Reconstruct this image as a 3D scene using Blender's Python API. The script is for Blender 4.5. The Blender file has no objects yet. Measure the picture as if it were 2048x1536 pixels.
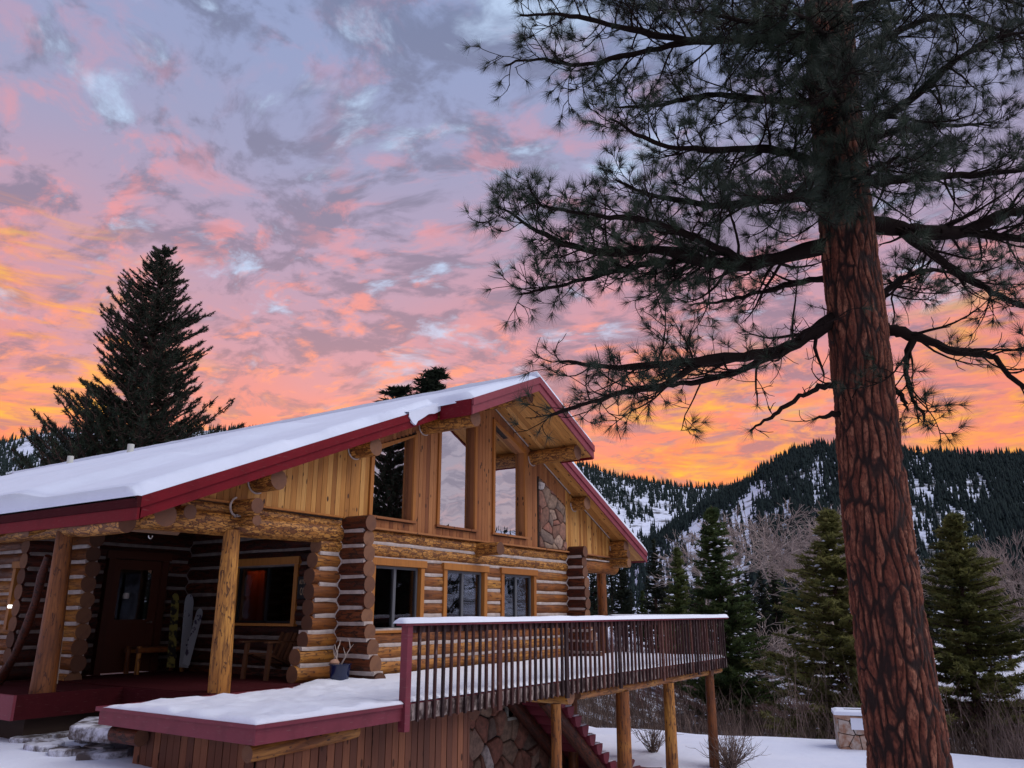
import bpy, math, random
import numpy as np
from mathutils import Vector, Matrix
sc = bpy.context.scene
random.seed(7); RNG = np.random.default_rng(7)
# ------------------------------------------------------------------ camera
FPX = 1560.0; CX = 1024; CY = 768; EYE = 1.65
TH = math.atan(455/FPX); PHI = math.atan(1076/1625)
FWH = np.array([math.cos(PHI), math.sin(PHI), 0.]); RT = np.array([math.sin(PHI), -math.cos(PHI), 0.]); UPV = np.array([0, 0, 1.])
CF = FWH*math.cos(TH)+UPV*math.sin(TH); CU = UPV*math.cos(TH)-FWH*math.sin(TH); CC = np.array([0, 0, EYE])
def ray(px, py): return CF+RT*(px-CX)/FPX-CU*(py-CY)/FPX
def at(px, py, x=None, y=None, z=None, h=None):
    """world point seen at a photograph pixel, on the plane x=, y=, z= or at horizontal forward distance h"""
    d = ray(px, py)
    if x is not None: t = x/d[0]
    elif y is not None: t = y/d[1]
    elif z is not None: t = (z-EYE)/d[2]
    else: t = h/(d@FWH)
    return CC+d*t
cd = bpy.data.cameras.new('camera'); cam = bpy.data.objects.new('camera', cd); sc.collection.objects.link(cam)
cd.sensor_width = 36; cd.lens = FPX/2048*36; cd.clip_start = .05; cd.clip_end = 6000
cam.matrix_world = Matrix(((RT[0], CU[0], -CF[0], 0), (RT[1], CU[1], -CF[1], 0), (RT[2], CU[2], -CF[2], EYE), (0, 0, 0, 1)))
sc.camera = cam
sc.view_settings.view_transform = 'Standard'; sc.view_settings.look = 'None'
sc.view_settings.exposure = 0.0; sc.view_settings.gamma = 1; sc.view_settings.use_curve_mapping = False

# ------------------------------------------------------------------ node helpers
def lin(c): return tuple(((v/255)/12.92 if v/255 <= .04045 else (((v/255)+.055)/1.055)**2.4) for v in c)
class G:
    def __init__(s, nt): s.nt = nt
    def n(s, typ, props=None, **inp):
        nd = s.nt.nodes.new(typ)
        for k, v in (props or {}).items(): setattr(nd, k, v)
        for k, v in inp.items():
            key = int(k[1:]) if k[0] == '_' and k[1:].isdigit() else k.replace('_', ' ')
            s.set(nd.inputs[key], v)
        return nd
    def set(s, sock, v):
        if isinstance(v, bpy.types.NodeSocket): s.nt.links.new(v, sock)
        elif isinstance(v, bpy.types.Node): s.nt.links.new(v.outputs[0], sock)
        else:
            if sock.type == 'RGBA' and len(v) == 3: v = (*v, 1)
            sock.default_value = v
    def math(s, op, a, b=0., clamp=False):
        return s.n('ShaderNodeMath', dict(operation=op, use_clamp=clamp), _0=a, _1=b).outputs[0]
    def vmath(s, op, a, b):
        return s.n('ShaderNodeVectorMath', dict(operation=op), _0=a, _1=b).outputs[0]
    def noise(s, vec, scale, detail=4., rough=.55, dist=0.):
        return s.n('ShaderNodeTexNoise', None, Vector=vec, Scale=scale, Detail=detail, Roughness=rough, Distortion=dist).outputs[0]
    def voro(s, vec, scale, feature='F1', out='Distance', rnd=1.):
        return s.n('ShaderNodeTexVoronoi', dict(feature=feature), Vector=vec, Scale=scale, Randomness=rnd).outputs[out]
    def ramp(s, fac, stops, interp='LINEAR'):
        r = s.n('ShaderNodeValToRGB', None, Fac=fac); cr = r.color_ramp; cr.interpolation = interp
        while len(cr.elements) < len(stops): cr.elements.new(.5)
        for e, (p, c) in zip(cr.elements, stops):
            e.position = p; e.color = (*c, 1) if not isinstance(c, (int, float)) else (c, c, c, 1)
        return r.outputs[0]
    def mix(s, fac, a, b, mode='MIX'):
        m = s.nt.nodes.new('ShaderNodeMix'); m.data_type = 'RGBA'; m.blend_type = mode
        s.set(m.inputs[0], fac); s.set(m.inputs[6], a); s.set(m.inputs[7], b)
        return m.outputs[2]
    def ss(s, v, lo, hi):
        return s.n('ShaderNodeMapRange', dict(interpolation_type='SMOOTHSTEP'), Value=v, From_Min=lo, From_Max=hi).outputs[0]
    def scale(s, vec, sx, sy, sz):
        return s.n('ShaderNodeMapping', dict(vector_type='POINT'), Vector=vec, Scale=(sx, sy, sz)).outputs[0]

# ------------------------------------------------------------------ world: sunset sky with broken cloud
w = bpy.data.worlds.new('World'); sc.world = w; w.use_nodes = True
g = G(w.node_tree); w.node_tree.nodes.clear()
dirv = g.n('ShaderNodeTexCoord').outputs['Generated']
sep = g.n('ShaderNodeSeparateXYZ', None, _0=dirv); dx, dy, dz = sep.outputs
zc = g.math('MAXIMUM', dz, 0.0)
# cloud plane coordinates, so that the clouds shrink towards the horizon
den = g.math('ADD', zc, .16)
pl = g.n('ShaderNodeCombineXYZ', None, _0=g.math('DIVIDE', dx, den), _1=g.math('DIVIDE', dy, den), _2=g.math('MULTIPLY', zc, .6)).outputs[0]
pr = g.n('ShaderNodeMapping', None, Vector=pl, Rotation=(0, 0, math.radians(25)), Scale=(1.0, .78, 1)).outputs[0]
warp = g.n('ShaderNodeTexNoise', None, Vector=pr, Scale=2.2, Detail=3.).outputs['Color']
prw = g.vmath('ADD', pr, g.n('ShaderNodeVectorMath', dict(operation='SCALE'), _0=g.vmath('SUBTRACT', warp, (.5, .5, .5)), Scale=.30).outputs[0])
off = lambda k: g.vmath('ADD', prw, (k*3.7, k*1.9, k*2.3))
nbig = g.noise(off(1), 1.5, 4, .5)
nmid = g.noise(off(2), 5.2, 7, .60)
nsm = g.noise(off(3), 12.0, 6, .58)
npuff = g.noise(off(4), 9.5, 7, .60)
nfine = g.noise(off(5), 22.0, 4, .55)
# sunset side: where the sun went down (ahead of the camera), fading round to the back
sunward = g.ss(g.math('ADD', g.math('MULTIPLY', dx, .5), g.math('MULTIPLY', dy, .87)), -.15, .45)
S = lambda c, m=1.0: tuple(v*m for v in lin(c))
elz = g.math('ADD', zc, g.math('MULTIPLY', g.math('SUBTRACT', nbig, .5), .22))
warm = g.ramp(elz, [(0, S((255, 118, 52))), (.15, S((254, 122, 76))), (.22, S((238, 130, 114))), (.32, S((206, 144, 158))), (.42, S((180, 152, 178))), (.53, S((156, 156, 190))), (.7, S((140, 158, 200)))])
cool = g.ramp(elz, [(0, S((206, 186, 200))), (.15, S((206, 192, 210))), (.35, S((190, 188, 214))), (.6, S((156, 168, 206))), (.8, S((142, 156, 196)))])
base = g.mix(sunward, cool, warm)
# grey-mauve cloud bodies, blue-white gaps between them
grey = g.mix(sunward, g.ramp(zc, [(0, S((176, 160, 180))), (.4, S((156, 156, 184))), (.7, S((128, 138, 168)))]), g.ramp(zc, [(0, S((222, 122, 92))), (.2, S((178, 112, 120))), (.32, S((150, 118, 140))), (.5, S((128, 124, 152))), (.7, S((112, 124, 158)))]))
gm = g.ss(g.math('ADD', g.math('MULTIPLY', nmid, .5), g.math('MULTIPLY', nsm, .5)), .46, .56)
base = g.mix(g.math('MULTIPLY', gm, .9), base, grey)
wisp = g.mix(g.ss(zc, .12, .42), S((240, 184, 190)), S((196, 218, 250)))
wm = g.ss(g.math('ADD', g.math('MULTIPLY', g.noise(off(6), 3.4, 8, .62), .65), g.math('MULTIPLY', nsm, .35)), .525, .65)
base = g.mix(g.math('MULTIPLY', g.math('MULTIPLY', wm, g.ss(zc, .16, .36)), .85), base, wisp)
# undersides lit pink and orange
puffc = g.mix(sunward, S((222, 192, 206)), g.ramp(zc, [(0, S((255, 170, 40))), (.18, S((255, 158, 80))), (.28, S((255, 150, 116))), (.42, S((244, 148, 146))), (.6, S((208, 150, 170)))]))
pm = g.math('MULTIPLY', g.ss(g.math('ADD', g.math('MULTIPLY', npuff, .75), g.math('MULTIPLY', nfine, .25)), .49, .63), g.ss(g.noise(off(7), 2.4, 3, .5), .36, .52))
pm = g.math('MULTIPLY', pm, g.ramp(zc, [(0, .9), (.29, .95), (.42, .72), (.56, .45), (.7, .2)]))
base = g.mix(pm, base, puffc)
# glowing low bands where the sun set: ahead-left and over the valley ahead-right
def lobe(px, py, width):
    d = ray(px, py); d = d/np.linalg.norm(d)
    dt = g.n('ShaderNodeVectorMath', dict(operation='DOT_PRODUCT'), _0=dirv, _1=tuple(d)).outputs['Value']
    return g.ss(dt, math.cos(math.radians(width)), 1.0)
streak = g.noise(g.scale(dirv, 3.5, 3.5, 20), 3.0, 6, .6, .5)
lob = g.math('MAXIMUM', lobe(-80, 830, 17), g.math('MAXIMUM', g.math('MULTIPLY', lobe(1430, 935, 11), .95), g.math('MULTIPLY', lobe(2120, 860, 13), .9)))
base = g.mix(g.math('MULTIPLY', g.math('MULTIPLY', lob, g.ss(streak, .42, .66)), .9), base, g.mix(g.ss(streak, .5, .72), S((255, 150, 52)), S((255, 188, 20))))
nish = g.n('ShaderNodeTexSky', dict(sky_type='NISHITA', sun_disc=False, sun_elevation=math.radians(1.0), sun_rotation=math.radians(45)))
low = g.n('ShaderNodeBackground', None, Color=nish.outputs[0], Strength=.05)
bgc = g.n('ShaderNodeBackground', None, Color=base, Strength=1.0)
add = g.n('ShaderNodeAddShader', None, _0=low.outputs[0], _1=bgc.outputs[0])
g.n('ShaderNodeOutputWorld', None, Surface=add.outputs[0])
w.cycles.sampling_method = 'MANUAL'; w.cycles.sample_map_resolution = 512

# ------------------------------------------------------------------ the one sun lamp: very soft, the bright half of the dusk sky
sl = bpy.data.lights.new('sun', 'SUN'); sl.energy = 2.0; sl.angle = math.radians(50); sl.color = (1.0, .96, .96)
so = bpy.data.objects.new('sun', sl); sc.collection.objects.link(so)
dvec = Vector((-.30, .80, -.95)); so.rotation_euler = dvec.to_track_quat('-Z', 'Y').to_euler(); so.location = (-20, -10, 30)

# ------------------------------------------------------------------ materials
MATS = {}
def mat(name, col=None, rough=.7, spec=.3, fn=None, **kw):
    m = bpy.data.materials.new(name); m.use_nodes = True; nt = m.node_tree; nt.nodes.clear(); gg = G(nt)
    p = gg.n('ShaderNodeBsdfPrincipled'); o = gg.n('ShaderNodeOutputMaterial', None, Surface=p.outputs[0])
    p.inputs['Roughness'].default_value = rough; p.inputs['Specular IOR Level'].default_value = spec
    if col: p.inputs['Base Color'].default_value = (*col, 1)
    if fn: fn(gg, p)
    for k, v in kw.items(): p.inputs[k.replace('_', ' ')].default_value = v
    MATS[name] = m
    return m
def bump(gg, p, h, strength=.5, dist=.02):
    b = gg.n('ShaderNodeBump', None, Height=h, Strength=strength, Distance=dist); gg.set(p.inputs['Normal'], b.outputs[0])
def objc(gg): return gg.n('ShaderNodeTexCoord').outputs['Object']
def orand(gg): return gg.n('ShaderNodeObjectInfo').outputs['Random']
def shifted(gg):
    """object coordinates shifted by each object's own random number, so that alike pieces differ"""
    r = orand(gg); return gg.vmath('ADD', objc(gg), gg.n('ShaderNodeCombineXYZ', None, _0=gg.math('MULTIPLY', r, 37.), _1=gg.math('MULTIPLY', r, 91.), _2=gg.math('MULTIPLY', r, 53.)).outputs[0])
def f_log(dark, amount, tone_k=1., flakes=0.):
    def fn(gg, p):
        v = shifted(gg)
        grain = gg.noise(gg.scale(v, 1.2, 14, 14), 2.2, 6, .6)
        tone = gg.ramp(gg.math('ADD', gg.math('MULTIPLY', gg.noise(v, 1.3, 3), .6), gg.math('MULTIPLY', orand(gg), .4)), [(.25, (.125*tone_k, .036*tone_k*tone_k**.5, .010*tone_k)), (.5, (.26*tone_k, .085*tone_k*tone_k**.5, .018*tone_k)), (.78, (.52*tone_k, .24*tone_k*tone_k**.5, .048*tone_k))])
        tone = gg.mix(gg.math('MULTIPLY', grain, .6), tone, (.18, .065, .022), 'MULTIPLY') if False else gg.mix(gg.math('MULTIPLY', gg.ss(grain, .42, .62), .7), tone, (.085*tone_k, .028*tone_k, .010*tone_k))
        pat = gg.noise(gg.scale(v, 4.0, 13, 13), 1.6, 5, .62, .8)
        tone = gg.mix(gg.math('MULTIPLY', gg.ss(pat, amount, amount+.05), .88), tone, dark)
        if flakes:
            wv = gg.vmath('ADD', gg.scale(v, 7, 26, 26), gg.n('ShaderNodeVectorMath', dict(operation='SCALE'), _0=gg.n('ShaderNodeTexNoise', None, Vector=gg.scale(v, 4, 9, 9), Scale=2.0, Detail=3.).outputs['Color'], Scale=2.2).outputs[0])
            ed = gg.voro(wv, 1.0, 'DISTANCE_TO_EDGE'); vc = gg.n('ShaderNodeSeparateColor', None, _0=gg.voro(wv, 1.0, 'F1', 'Color')).outputs[0]
            gold = gg.ramp(vc, [(.12, (.14, .048, .014)), (.26, (.34, .14, .028)), (.9, (.54, .25, .058))])
            tone = gg.mix(flakes, tone, gg.mix(gg.ss(ed, .02, .12), dark, gold))
        knot = gg.voro(gg.scale(v, 2.0, 6, 6), 1.4)
        tone = gg.mix(gg.ss(knot, .11, .06), tone, (.035, .014, .008))
        gg.set(p.inputs['Base Color'], tone)
        gg.set(p.inputs['Roughness'], gg.ramp(grain, [(.3, .42), (.7, .66)]))
        bump(gg, p, gg.math('SUBTRACT', gg.math('MULTIPLY', grain, .35), gg.math('MULTIPLY', gg.ss(pat, amount, amount+.06), -.6)), .7, .012)
    return fn
mat('log_peeled', fn=f_log((.065, .022, .010), .57, 1.05))
mat('log_mottled', fn=f_log((.050, .016, .007), .60, 1.05, .85))
mat('log_dark', fn=f_log((.022, .007, .004), .52, .36))  # dark timbers; on the side logs this tone also stands in for shade
mat('log_shaded', fn=f_log((.014, .005, .003), .50, .24))  # log colour darkened further to stand in for the porch's shade
def f_end(gg, p):
    v = objc(gg); r = orand(gg)
    c = gg.ramp(r, [(0, (.09, .038, .022)), (.5, (.15, .065, .036)), (1, (.24, .115, .06))])
    sp = gg.n('ShaderNodeSeparateXYZ', None, _0=v).outputs
    rad = gg.math('SQRT', gg.math('ADD', gg.math('MULTIPLY', sp[1], sp[1]), gg.math('MULTIPLY', sp[2], sp[2])))
    rings = gg.math('SINE', gg.math('MULTIPLY', gg.math('ADD', rad, gg.math('MULTIPLY', gg.noise(v, 6), .03)), 300.))
    c = gg.mix(gg.math('MULTIPLY', gg.ss(rings, -.2, 1), .3), c, (.09, .04, .02))
    c = gg.mix(gg.math('MULTIPLY', gg.ss(gg.noise(v, 5, 4), .5, .7), .4), c, (.08, .04, .03))
    gg.set(p.inputs['Base Color'], c); bump(gg, p, rings, .15, .004)
mat('log_end', rough=.8, fn=f_end)
def f_plank(stops, axis=2, knots=True):
    def fn(gg, p):
        v = shifted(gg); s = [16, 16, 16]; s[axis] = 1.0
        grain = gg.noise(gg.scale(v, *s), 2.0, 7, .62, .4)
        tone = gg.ramp(gg.math('ADD', gg.math('MULTIPLY', orand(gg), .7), gg.math('MULTIPLY', gg.noise(v, 1.5, 3), .3)), stops)
        tone = gg.mix(gg.math('MULTIPLY', gg.ss(grain, .4, .68), .5), tone, gg.mix(.5, tone, (.05, .02, .01)))
        if knots:
            ks = [7.5, 7.5, 7.5]; ks[axis] = 3.2
            k = gg.voro(gg.scale(v, *ks), 1.0)
            tone = gg.mix(gg.ss(k, .19, .13), tone, (.05, .018, .009))
        gg.set(p.inputs['Base Color'], tone); bump(gg, p, grain, .3, .006)
    return fn
mat('siding', rough=.6, fn=f_plank([(.1, (.29, .11, .022)), (.5, (.47, .205, .045)), (.9, (.62, .33, .095))]))
mat('siding_weathered', rough=.7, fn=f_plank([(.1, (.19, .062, .022)), (.5, (.31, .115, .038)), (.9, (.42, .175, .06))]))
mat('soffit', rough=.6, fn=f_plank([(.1, (.38, .16, .04)), (.5, (.54, .25, .065)), (.9, (.66, .34, .11))], 0))
mat('trim', rough=.5, fn=f_plank([(.1, (.28, .095, .018)), (.5, (.36, .13, .025)), (.9, (.46, .19, .04))], 2, False))
mat('skirt', rough=.8, fn=f_plank([(.1, (.085, .032, .02)), (.5, (.15, .055, .03)), (.9, (.25, .095, .045))]))
mat('rim_weathered', rough=.8, fn=lambda gg, p: gg.set(p.inputs['Base Color'], gg.mix(gg.ss(gg.noise(gg.scale(objc(gg), 9, 9, 3), 1.6, 6, .7), .44, .6), (.05, .028, .024), (.34, .27, .24))))
mat('baluster', rough=.75, fn=lambda gg, p: gg.set(p.inputs['Base Color'], gg.mix(gg.math('MULTIPLY', gg.ss(gg.noise(gg.scale(shifted(gg), 18, 18, 4), 1.4, 5, .6), .56, .7), .6), gg.ramp(orand(gg), [(0, (.020, .008, .008)), (.6, (.045, .015, .013)), (1, (.10, .036, .026))]), (.24, .17, .16))))
def f_paint(c, wear):
    def fn(gg, p):
        v = objc(gg)
        n = gg.noise(v, 3.5, 6, .6)
        t = gg.mix(gg.math('MULTIPLY', gg.ss(n, .4, .7), .5), c, tuple(x*.62 for x in c))
        t = gg.mix(gg.math('MULTIPLY', gg.ss(gg.noise(gg.scale(v, 3, 3, 30), 2.5, 5), .6, .7), wear), t, (.22, .12, .11))
        gg.set(p.inputs['Base Color'], t); bump(gg, p, gg.noise(v, 40, 4), .15, .004)
    return fn
mat('red_deep', rough=.6, spec=.15, fn=f_paint((.15, .004, .010), .3))  # deeper red of the lower left boards and the step returns
mat('red_pale', rough=.5, fn=f_paint((.22, .038, .052), .5))  # paler red of the upper and right-hand boards
mat('deck_red', rough=.55, fn=f_paint((.19, .030, .045), .4))
mat('porch_red', rough=.9, spec=.1, fn=f_paint((.05, .006, .008), .15))  # floor red with porch shade put into the colour; eave trim shares it
mat('chinking', rough=.95, fn=lambda gg, p: (gg.set(p.inputs['Base Color'], gg.ramp(gg.noise(shifted(gg), 7, 5, .6), [(.3, (.34, .275, .245)), (.7, (.52, .445, .405))])), bump(gg, p, gg.noise(objc(gg), 30, 4), .4, .01)))
mat('chinking_shaded', rough=.95, fn=lambda gg, p: gg.set(p.inputs['Base Color'], gg.ramp(gg.noise(shifted(gg), 7, 5, .6), [(.3, (.12, .095, .085)), (.7, (.22, .18, .16))])))  # same chinking, its colour lowered to carry the porch's shade
mat('mortar', (.045, .032, .026), .95)
def f_stone(gg, p):
    v = shifted(gg); r = orand(gg)
    c = gg.ramp(r, [(0, (.22, .11, .075)), (.18, (.32, .16, .11)), (.36, (.20, .14, .11)), (.5, (.30, .20, .14)), (.66, (.30, .13, .09)), (.84, (.40, .27, .20)), (.95, (.62, .56, .52))], 'CONSTANT')
    n = gg.noise(v, 9, 7, .65)
    c = gg.mix(gg.ss(n, .35, .7), c, gg.mix(.6, c, (.05, .035, .03)))
    gg.set(p.inputs['Base Color'], c); bump(gg, p, n, .8, .03)
mat('stone', rough=.85, fn=f_stone)
mat('flagstone', rough=.8, fn=lambda gg, p: gg.set(p.inputs['Base Color'], gg.mix(gg.ss(gg.noise(shifted(gg), 3, 8, .7), .42, .62), (.085, .065, .06), (.66, .67, .74))))
def f_snow(tint, rel):
    def fn(gg, p):
        v = gg.n('ShaderNodeNewGeometry').outputs['Position']
        n = gg.noise(v, 1.1, 6, .55)
        gg.set(p.inputs['Base Color'], gg.mix(gg.ss(n, .3, .7), tint, tuple(x*.95 for x in tint)))
        bump(gg, p, gg.math('ADD', gg.math('MULTIPLY', n, 1.), gg.math('MULTIPLY', gg.noise(v, 7, 5, .6), rel)), .55, .07)
    return fn
mat('snow', rough=.75, spec=.2, fn=f_snow((.82, .84, .91), .35))
mat('snow_soft', rough=.8, spec=.15, fn=f_snow((.80, .83, .91), .08))
mat('snow_roof_shaded', rough=.8, spec=.15, fn=f_snow((.70, .745, .85), .1))  # same snow, greyed in colour for a slope turned from the light
mat('snow_trodden', rough=.8, spec=.2, fn=f_snow((.80, .82, .89), .9))
def f_ground(gg, p):
    v = gg.n('ShaderNodeNewGeometry').outputs['Position']
    n = gg.noise(v, .8, 6, .55)
    c = gg.mix(gg.ss(n, .3, .7), (.80, .82, .91), (.74, .77, .88))
    sx = gg.n('ShaderNodeSeparateXYZ', None, _0=v).outputs
    # bare litter and twigs in the brush beyond the lawn
    br = gg.math('MULTIPLY', gg.ss(sx[0], 26.5, 28.5), gg.ss(gg.noise(v, .9, 6, .7), .40, .52))
    br = gg.math('MULTIPLY', br, gg.ss(sx[0], 60, 48))
    c = gg.mix(br, c, (.07, .05, .04))
    gg.set(p.inputs['Base Color'], c)
    bump(gg, p, gg.math('ADD', n, gg.math('MULTIPLY', gg.noise(v, 5, 6, .6), .3)), .6, .09)
mat('ground_snow', rough=.8, spec=.2, fn=f_ground)
def f_hill(gg, p):
    v = gg.n('ShaderNodeNewGeometry').outputs['Position']
    n = gg.noise(gg.scale(v, 1, 1, .5), .03, 8, .68)
    c = gg.mix(gg.ss(n, .50, .62), (.72, .77, .90), (.10, .10, .10))
    gg.set(p.inputs['Base Color'], c); bump(gg, p, n, .8, 8.)
mat('hill', rough=.9, spec=.1, fn=f_hill)
def f_leaf(c1, c2, c3, trans=0.):
    def fn(gg, p):
        v = gg.n('ShaderNodeNewGeometry').outputs['Position']
        n = gg.noise(v, 1.1, 5, .65)
        gg.set(p.inputs['Base Color'], gg.ramp(gg.math('ADD', gg.math('MULTIPLY', n, .8), gg.math('MULTIPLY', orand(gg), .2)), [(.32, c1), (.52, c2), (.72, c3)]))
        if trans:
            tb = gg.n('ShaderNodeBsdfTranslucent'); gg.nt.links.new(p.inputs['Base Color'].links[0].from_socket, tb.inputs[0]); o = [n for n in gg.nt.nodes if n.type == 'OUTPUT_MATERIAL'][0]
            gg.set(o.inputs[0], gg.n('ShaderNodeMixShader', None, _0=trans, _1=p.outputs[0], _2=tb.outputs[0]).outputs[0])
    return fn
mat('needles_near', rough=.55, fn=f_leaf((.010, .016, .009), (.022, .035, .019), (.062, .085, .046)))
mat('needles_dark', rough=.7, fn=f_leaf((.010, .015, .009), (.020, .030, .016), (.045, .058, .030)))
mat('needles_mid', rough=.7, fn=f_leaf((.045, .075, .028), (.10, .135, .042), (.20, .22, .07), .45))
mat('needles_olive', rough=.7, fn=f_leaf((.09, .10, .03), (.20, .195, .06), (.30, .26, .085), .45))
mat('needles_hill', rough=.9, spec=.05, fn=f_leaf((.010, .016, .018), (.018, .028, .028), (.035, .05, .042)))
mat('twig_dark', (.013, .008, .0065), .95, .1)
mat('bark_dark', fn=lambda gg, p: gg.set(p.inputs['Base Color'], gg.ramp(gg.noise(gg.scale(objc(gg), 9, 9, 2), 2, 6, .6), [(.35, (.018, .011, .009)), (.7, (.085, .045, .032))])), rough=.9)
mat('bark_bare', fn=lambda gg, p: gg.set(p.inputs['Base Color'], gg.ramp(gg.noise(objc(gg), 2, 4, .6), [(.3, (.22, .17, .155)), (.7, (.48, .39, .35))])), rough=.9)
mat('brush', fn=lambda gg, p: gg.set(p.inputs['Base Color'], gg.ramp(gg.noise(gg.n('ShaderNodeNewGeometry').outputs['Position'], 1.2, 6, .7), [(.3, (.055, .036, .030)), (.5, (.14, .095, .075)), (.68, (.30, .215, .18))])), rough=.9)
mat('brush_red', fn=lambda gg, p: gg.set(p.inputs['Base Color'], gg.ramp(gg.noise(gg.n('ShaderNodeNewGeometry').outputs['Position'], 1.2, 6, .7), [(.3, (.07, .030, .030)), (.7, (.22, .10, .095))])), rough=.9)
def f_bark(gg, p):
    a = gg.n('ShaderNodeAttribute', dict(attribute_name='plate')); sp = gg.n('ShaderNodeSeparateColor', None, _0=a.outputs['Color']).outputs
    v = objc(gg)
    n = gg.noise(gg.scale(v, 10, 10, 5), 2.0, 8, .68, .4); fl = gg.noise(gg.scale(v, 28, 28, 9), 2.0, 6, .65)
    pl_ = gg.ramp(gg.math('ADD', gg.math('MULTIPLY', sp[1], .55), gg.math('MULTIPLY', n, .45)), [(.26, (.085, .021, .011)), (.46, (.15, .042, .022)), (.70, (.29, .115, .065))])
    pl_ = gg.mix(gg.math('MULTIPLY', gg.ss(fl, .46, .6), .7), pl_, (.045, .013, .008))
    gv = gg.math('ADD', sp[0], gg.math('MULTIPLY', gg.math('SUBTRACT', n, .5), 1.1))
    mid = gg.mix(gg.ss(fl, .4, .65), (.085, .024, .013), (.05, .014, .008))
    c = gg.mix(gg.ss(gv, .35, .8), mid, pl_)
    c = gg.mix(gg.ss(gv, .05, .42), (.016, .006, .004), c)
    gg.set(p.inputs['Base Color'], c); bump(gg, p, gg.math('ADD', n, gg.math('MULTIPLY', fl, .6)), .8, .02)
mat('bark_ponderosa', rough=.85, fn=f_bark)
mat('window_vinyl', (.10, .105, .115), .4)
mat('interior_wood', rough=.7, fn=f_plank([(.1, (.18, .07, .02)), (.9, (.35, .16, .05))], 1, False))
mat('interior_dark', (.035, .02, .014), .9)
mat('interior_orange', (.55, .10, .03), .8)
mat('black', (.006, .006, .007), .5)
mat('sign_letter', (.42, .30, .20), .7)
mat('pot_glaze', (.006, .012, .045), .12, .6)
mat('pot_saucer', (.10, .025, .02), .5)
mat('driftwood', (.40, .33, .28), .8)
mat('pipe_plastic', (.50, .50, .44), .5)
mat('chair_wood', rough=.7, fn=f_plank([(.1, (.06, .022, .009)), (.9, (.13, .05, .018))], 0, False))
mat('door_wood', rough=.5, fn=f_plank([(.1, (.055, .014, .006)), (.9, (.09, .024, .010))], 2, False))
mat('steel', (.5, .5, .5), .35, Metallic=.9)
mat('ski_white', fn=lambda gg, p: gg.set(p.inputs['Base Color'], gg.mix(gg.ss(gg.noise(shifted(gg), 5, 4), .58, .62), (.34, .36, .38), (.06, .05, .08))), rough=.3)
mat('ski_yellow', fn=lambda gg, p: gg.set(p.inputs['Base Color'], gg.mix(gg.ss(gg.noise(shifted(gg), 6, 4), .46, .56), (.22, .19, .05), (.02, .02, .02))), rough=.3)
mat('pillar_stone', rough=.85, fn=lambda gg, p: (gg.set(p.inputs['Base Color'], gg.mix(gg.ss(gg.noise(shifted(gg), 6, 5), .4, .7), gg.ramp(orand(gg), [(0, (.42, .24, .16)), (.5, (.50, .33, .24)), (1, (.45, .42, .38))]), (.30, .15, .09))), bump(gg, p, gg.noise(objc(gg), 20, 5), .4, .02)))
mat('antler_white', (.55, .5, .45), .6)
def f_glow(gg, p):
    p.inputs['Base Color'].default_value = (.8, .7, .5, 1); p.inputs['Emission Color'].default_value = (1., .62, .28, 1); p.inputs['Emission Strength'].default_value = 6
mat('shade_glow', (.8, .4, .1), Emission_Color=(1., .33, .06, 1), Emission_Strength=1.2)
def f_cold(gg, p):
    p.inputs['Base Color'].default_value = (.9, .9, .9, 1); p.inputs['Emission Color'].default_value = (1., .96, .9, 1); p.inputs['Emission Strength'].default_value = 2
mat('bulb_glow', fn=f_cold)
def glassmat(name, tint, f0, boost):
    m = bpy.data.materials.new(name); m.use_nodes = True; m.node_tree.nodes.clear(); gg = G(m.node_tree)
    v = objc(gg)
    b = gg.n('ShaderNodeBump', None, Height=gg.noise(v, .9, 2), Strength=.12, Distance=.03)
    lw = gg.n('ShaderNodeFresnel', None, IOR=1.5).outputs[0]
    fac = gg.math('ADD', gg.math('MULTIPLY', lw, boost), f0, True)
    gl = gg.n('ShaderNodeBsdfGlossy', None, Color=(.95, .95, .97), Roughness=.004, Normal=b.outputs[0])
    tr = gg.n('ShaderNodeBsdfTransparent', None, Color=tint)
    mx = gg.n('ShaderNodeMixShader', None, _0=fac, _1=tr.outputs[0], _2=gl.outputs[0])
    gg.n('ShaderNodeOutputMaterial', None, Surface=mx.outputs[0]); MATS[name] = m
glassmat('glass_coated', (.85, .85, .82), .50, 2.0)
glassmat('glass', (.55, .56, .58), .01, .7)

# ------------------------------------------------------------------ mesh helpers
def M(n): return MATS[n]
def tag(o, label=None, cat=None, group=None, kind=None):
    if label: o['label'] = label
    if cat: o['category'] = cat
    if group: o['group'] = group
    if kind: o['kind'] = kind
    return o
def link(o, parent=None):
    sc.collection.objects.link(o)
    if parent is not None: o.parent = parent
    return o
def empty(name, loc=(0, 0, 0), rz=0., parent=None):
    o = bpy.data.objects.new(name, None); o.location = loc; o.rotation_euler = (0, 0, rz); o.empty_display_size = .2
    return link(o, parent)
def npmesh(name, V, F, smooth=False):
    """fast mesh from arrays; F an (n,3) or (n,4) index array"""
    V = np.asarray(V, dtype=np.float32); F = np.asarray(F, dtype=np.int32); k = F.shape[1]
    me = bpy.data.meshes.new(name); me.vertices.add(len(V)); me.vertices.foreach_set('co', V.ravel())
    me.loops.add(F.size); me.loops.foreach_set('vertex_index', F.ravel())
    me.polygons.add(len(F)); me.polygons.foreach_set('loop_start', np.arange(0, F.size, k, dtype=np.int32))
    me.update(calc_edges=True)
    if smooth: me.shade_smooth()
    return me
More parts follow.
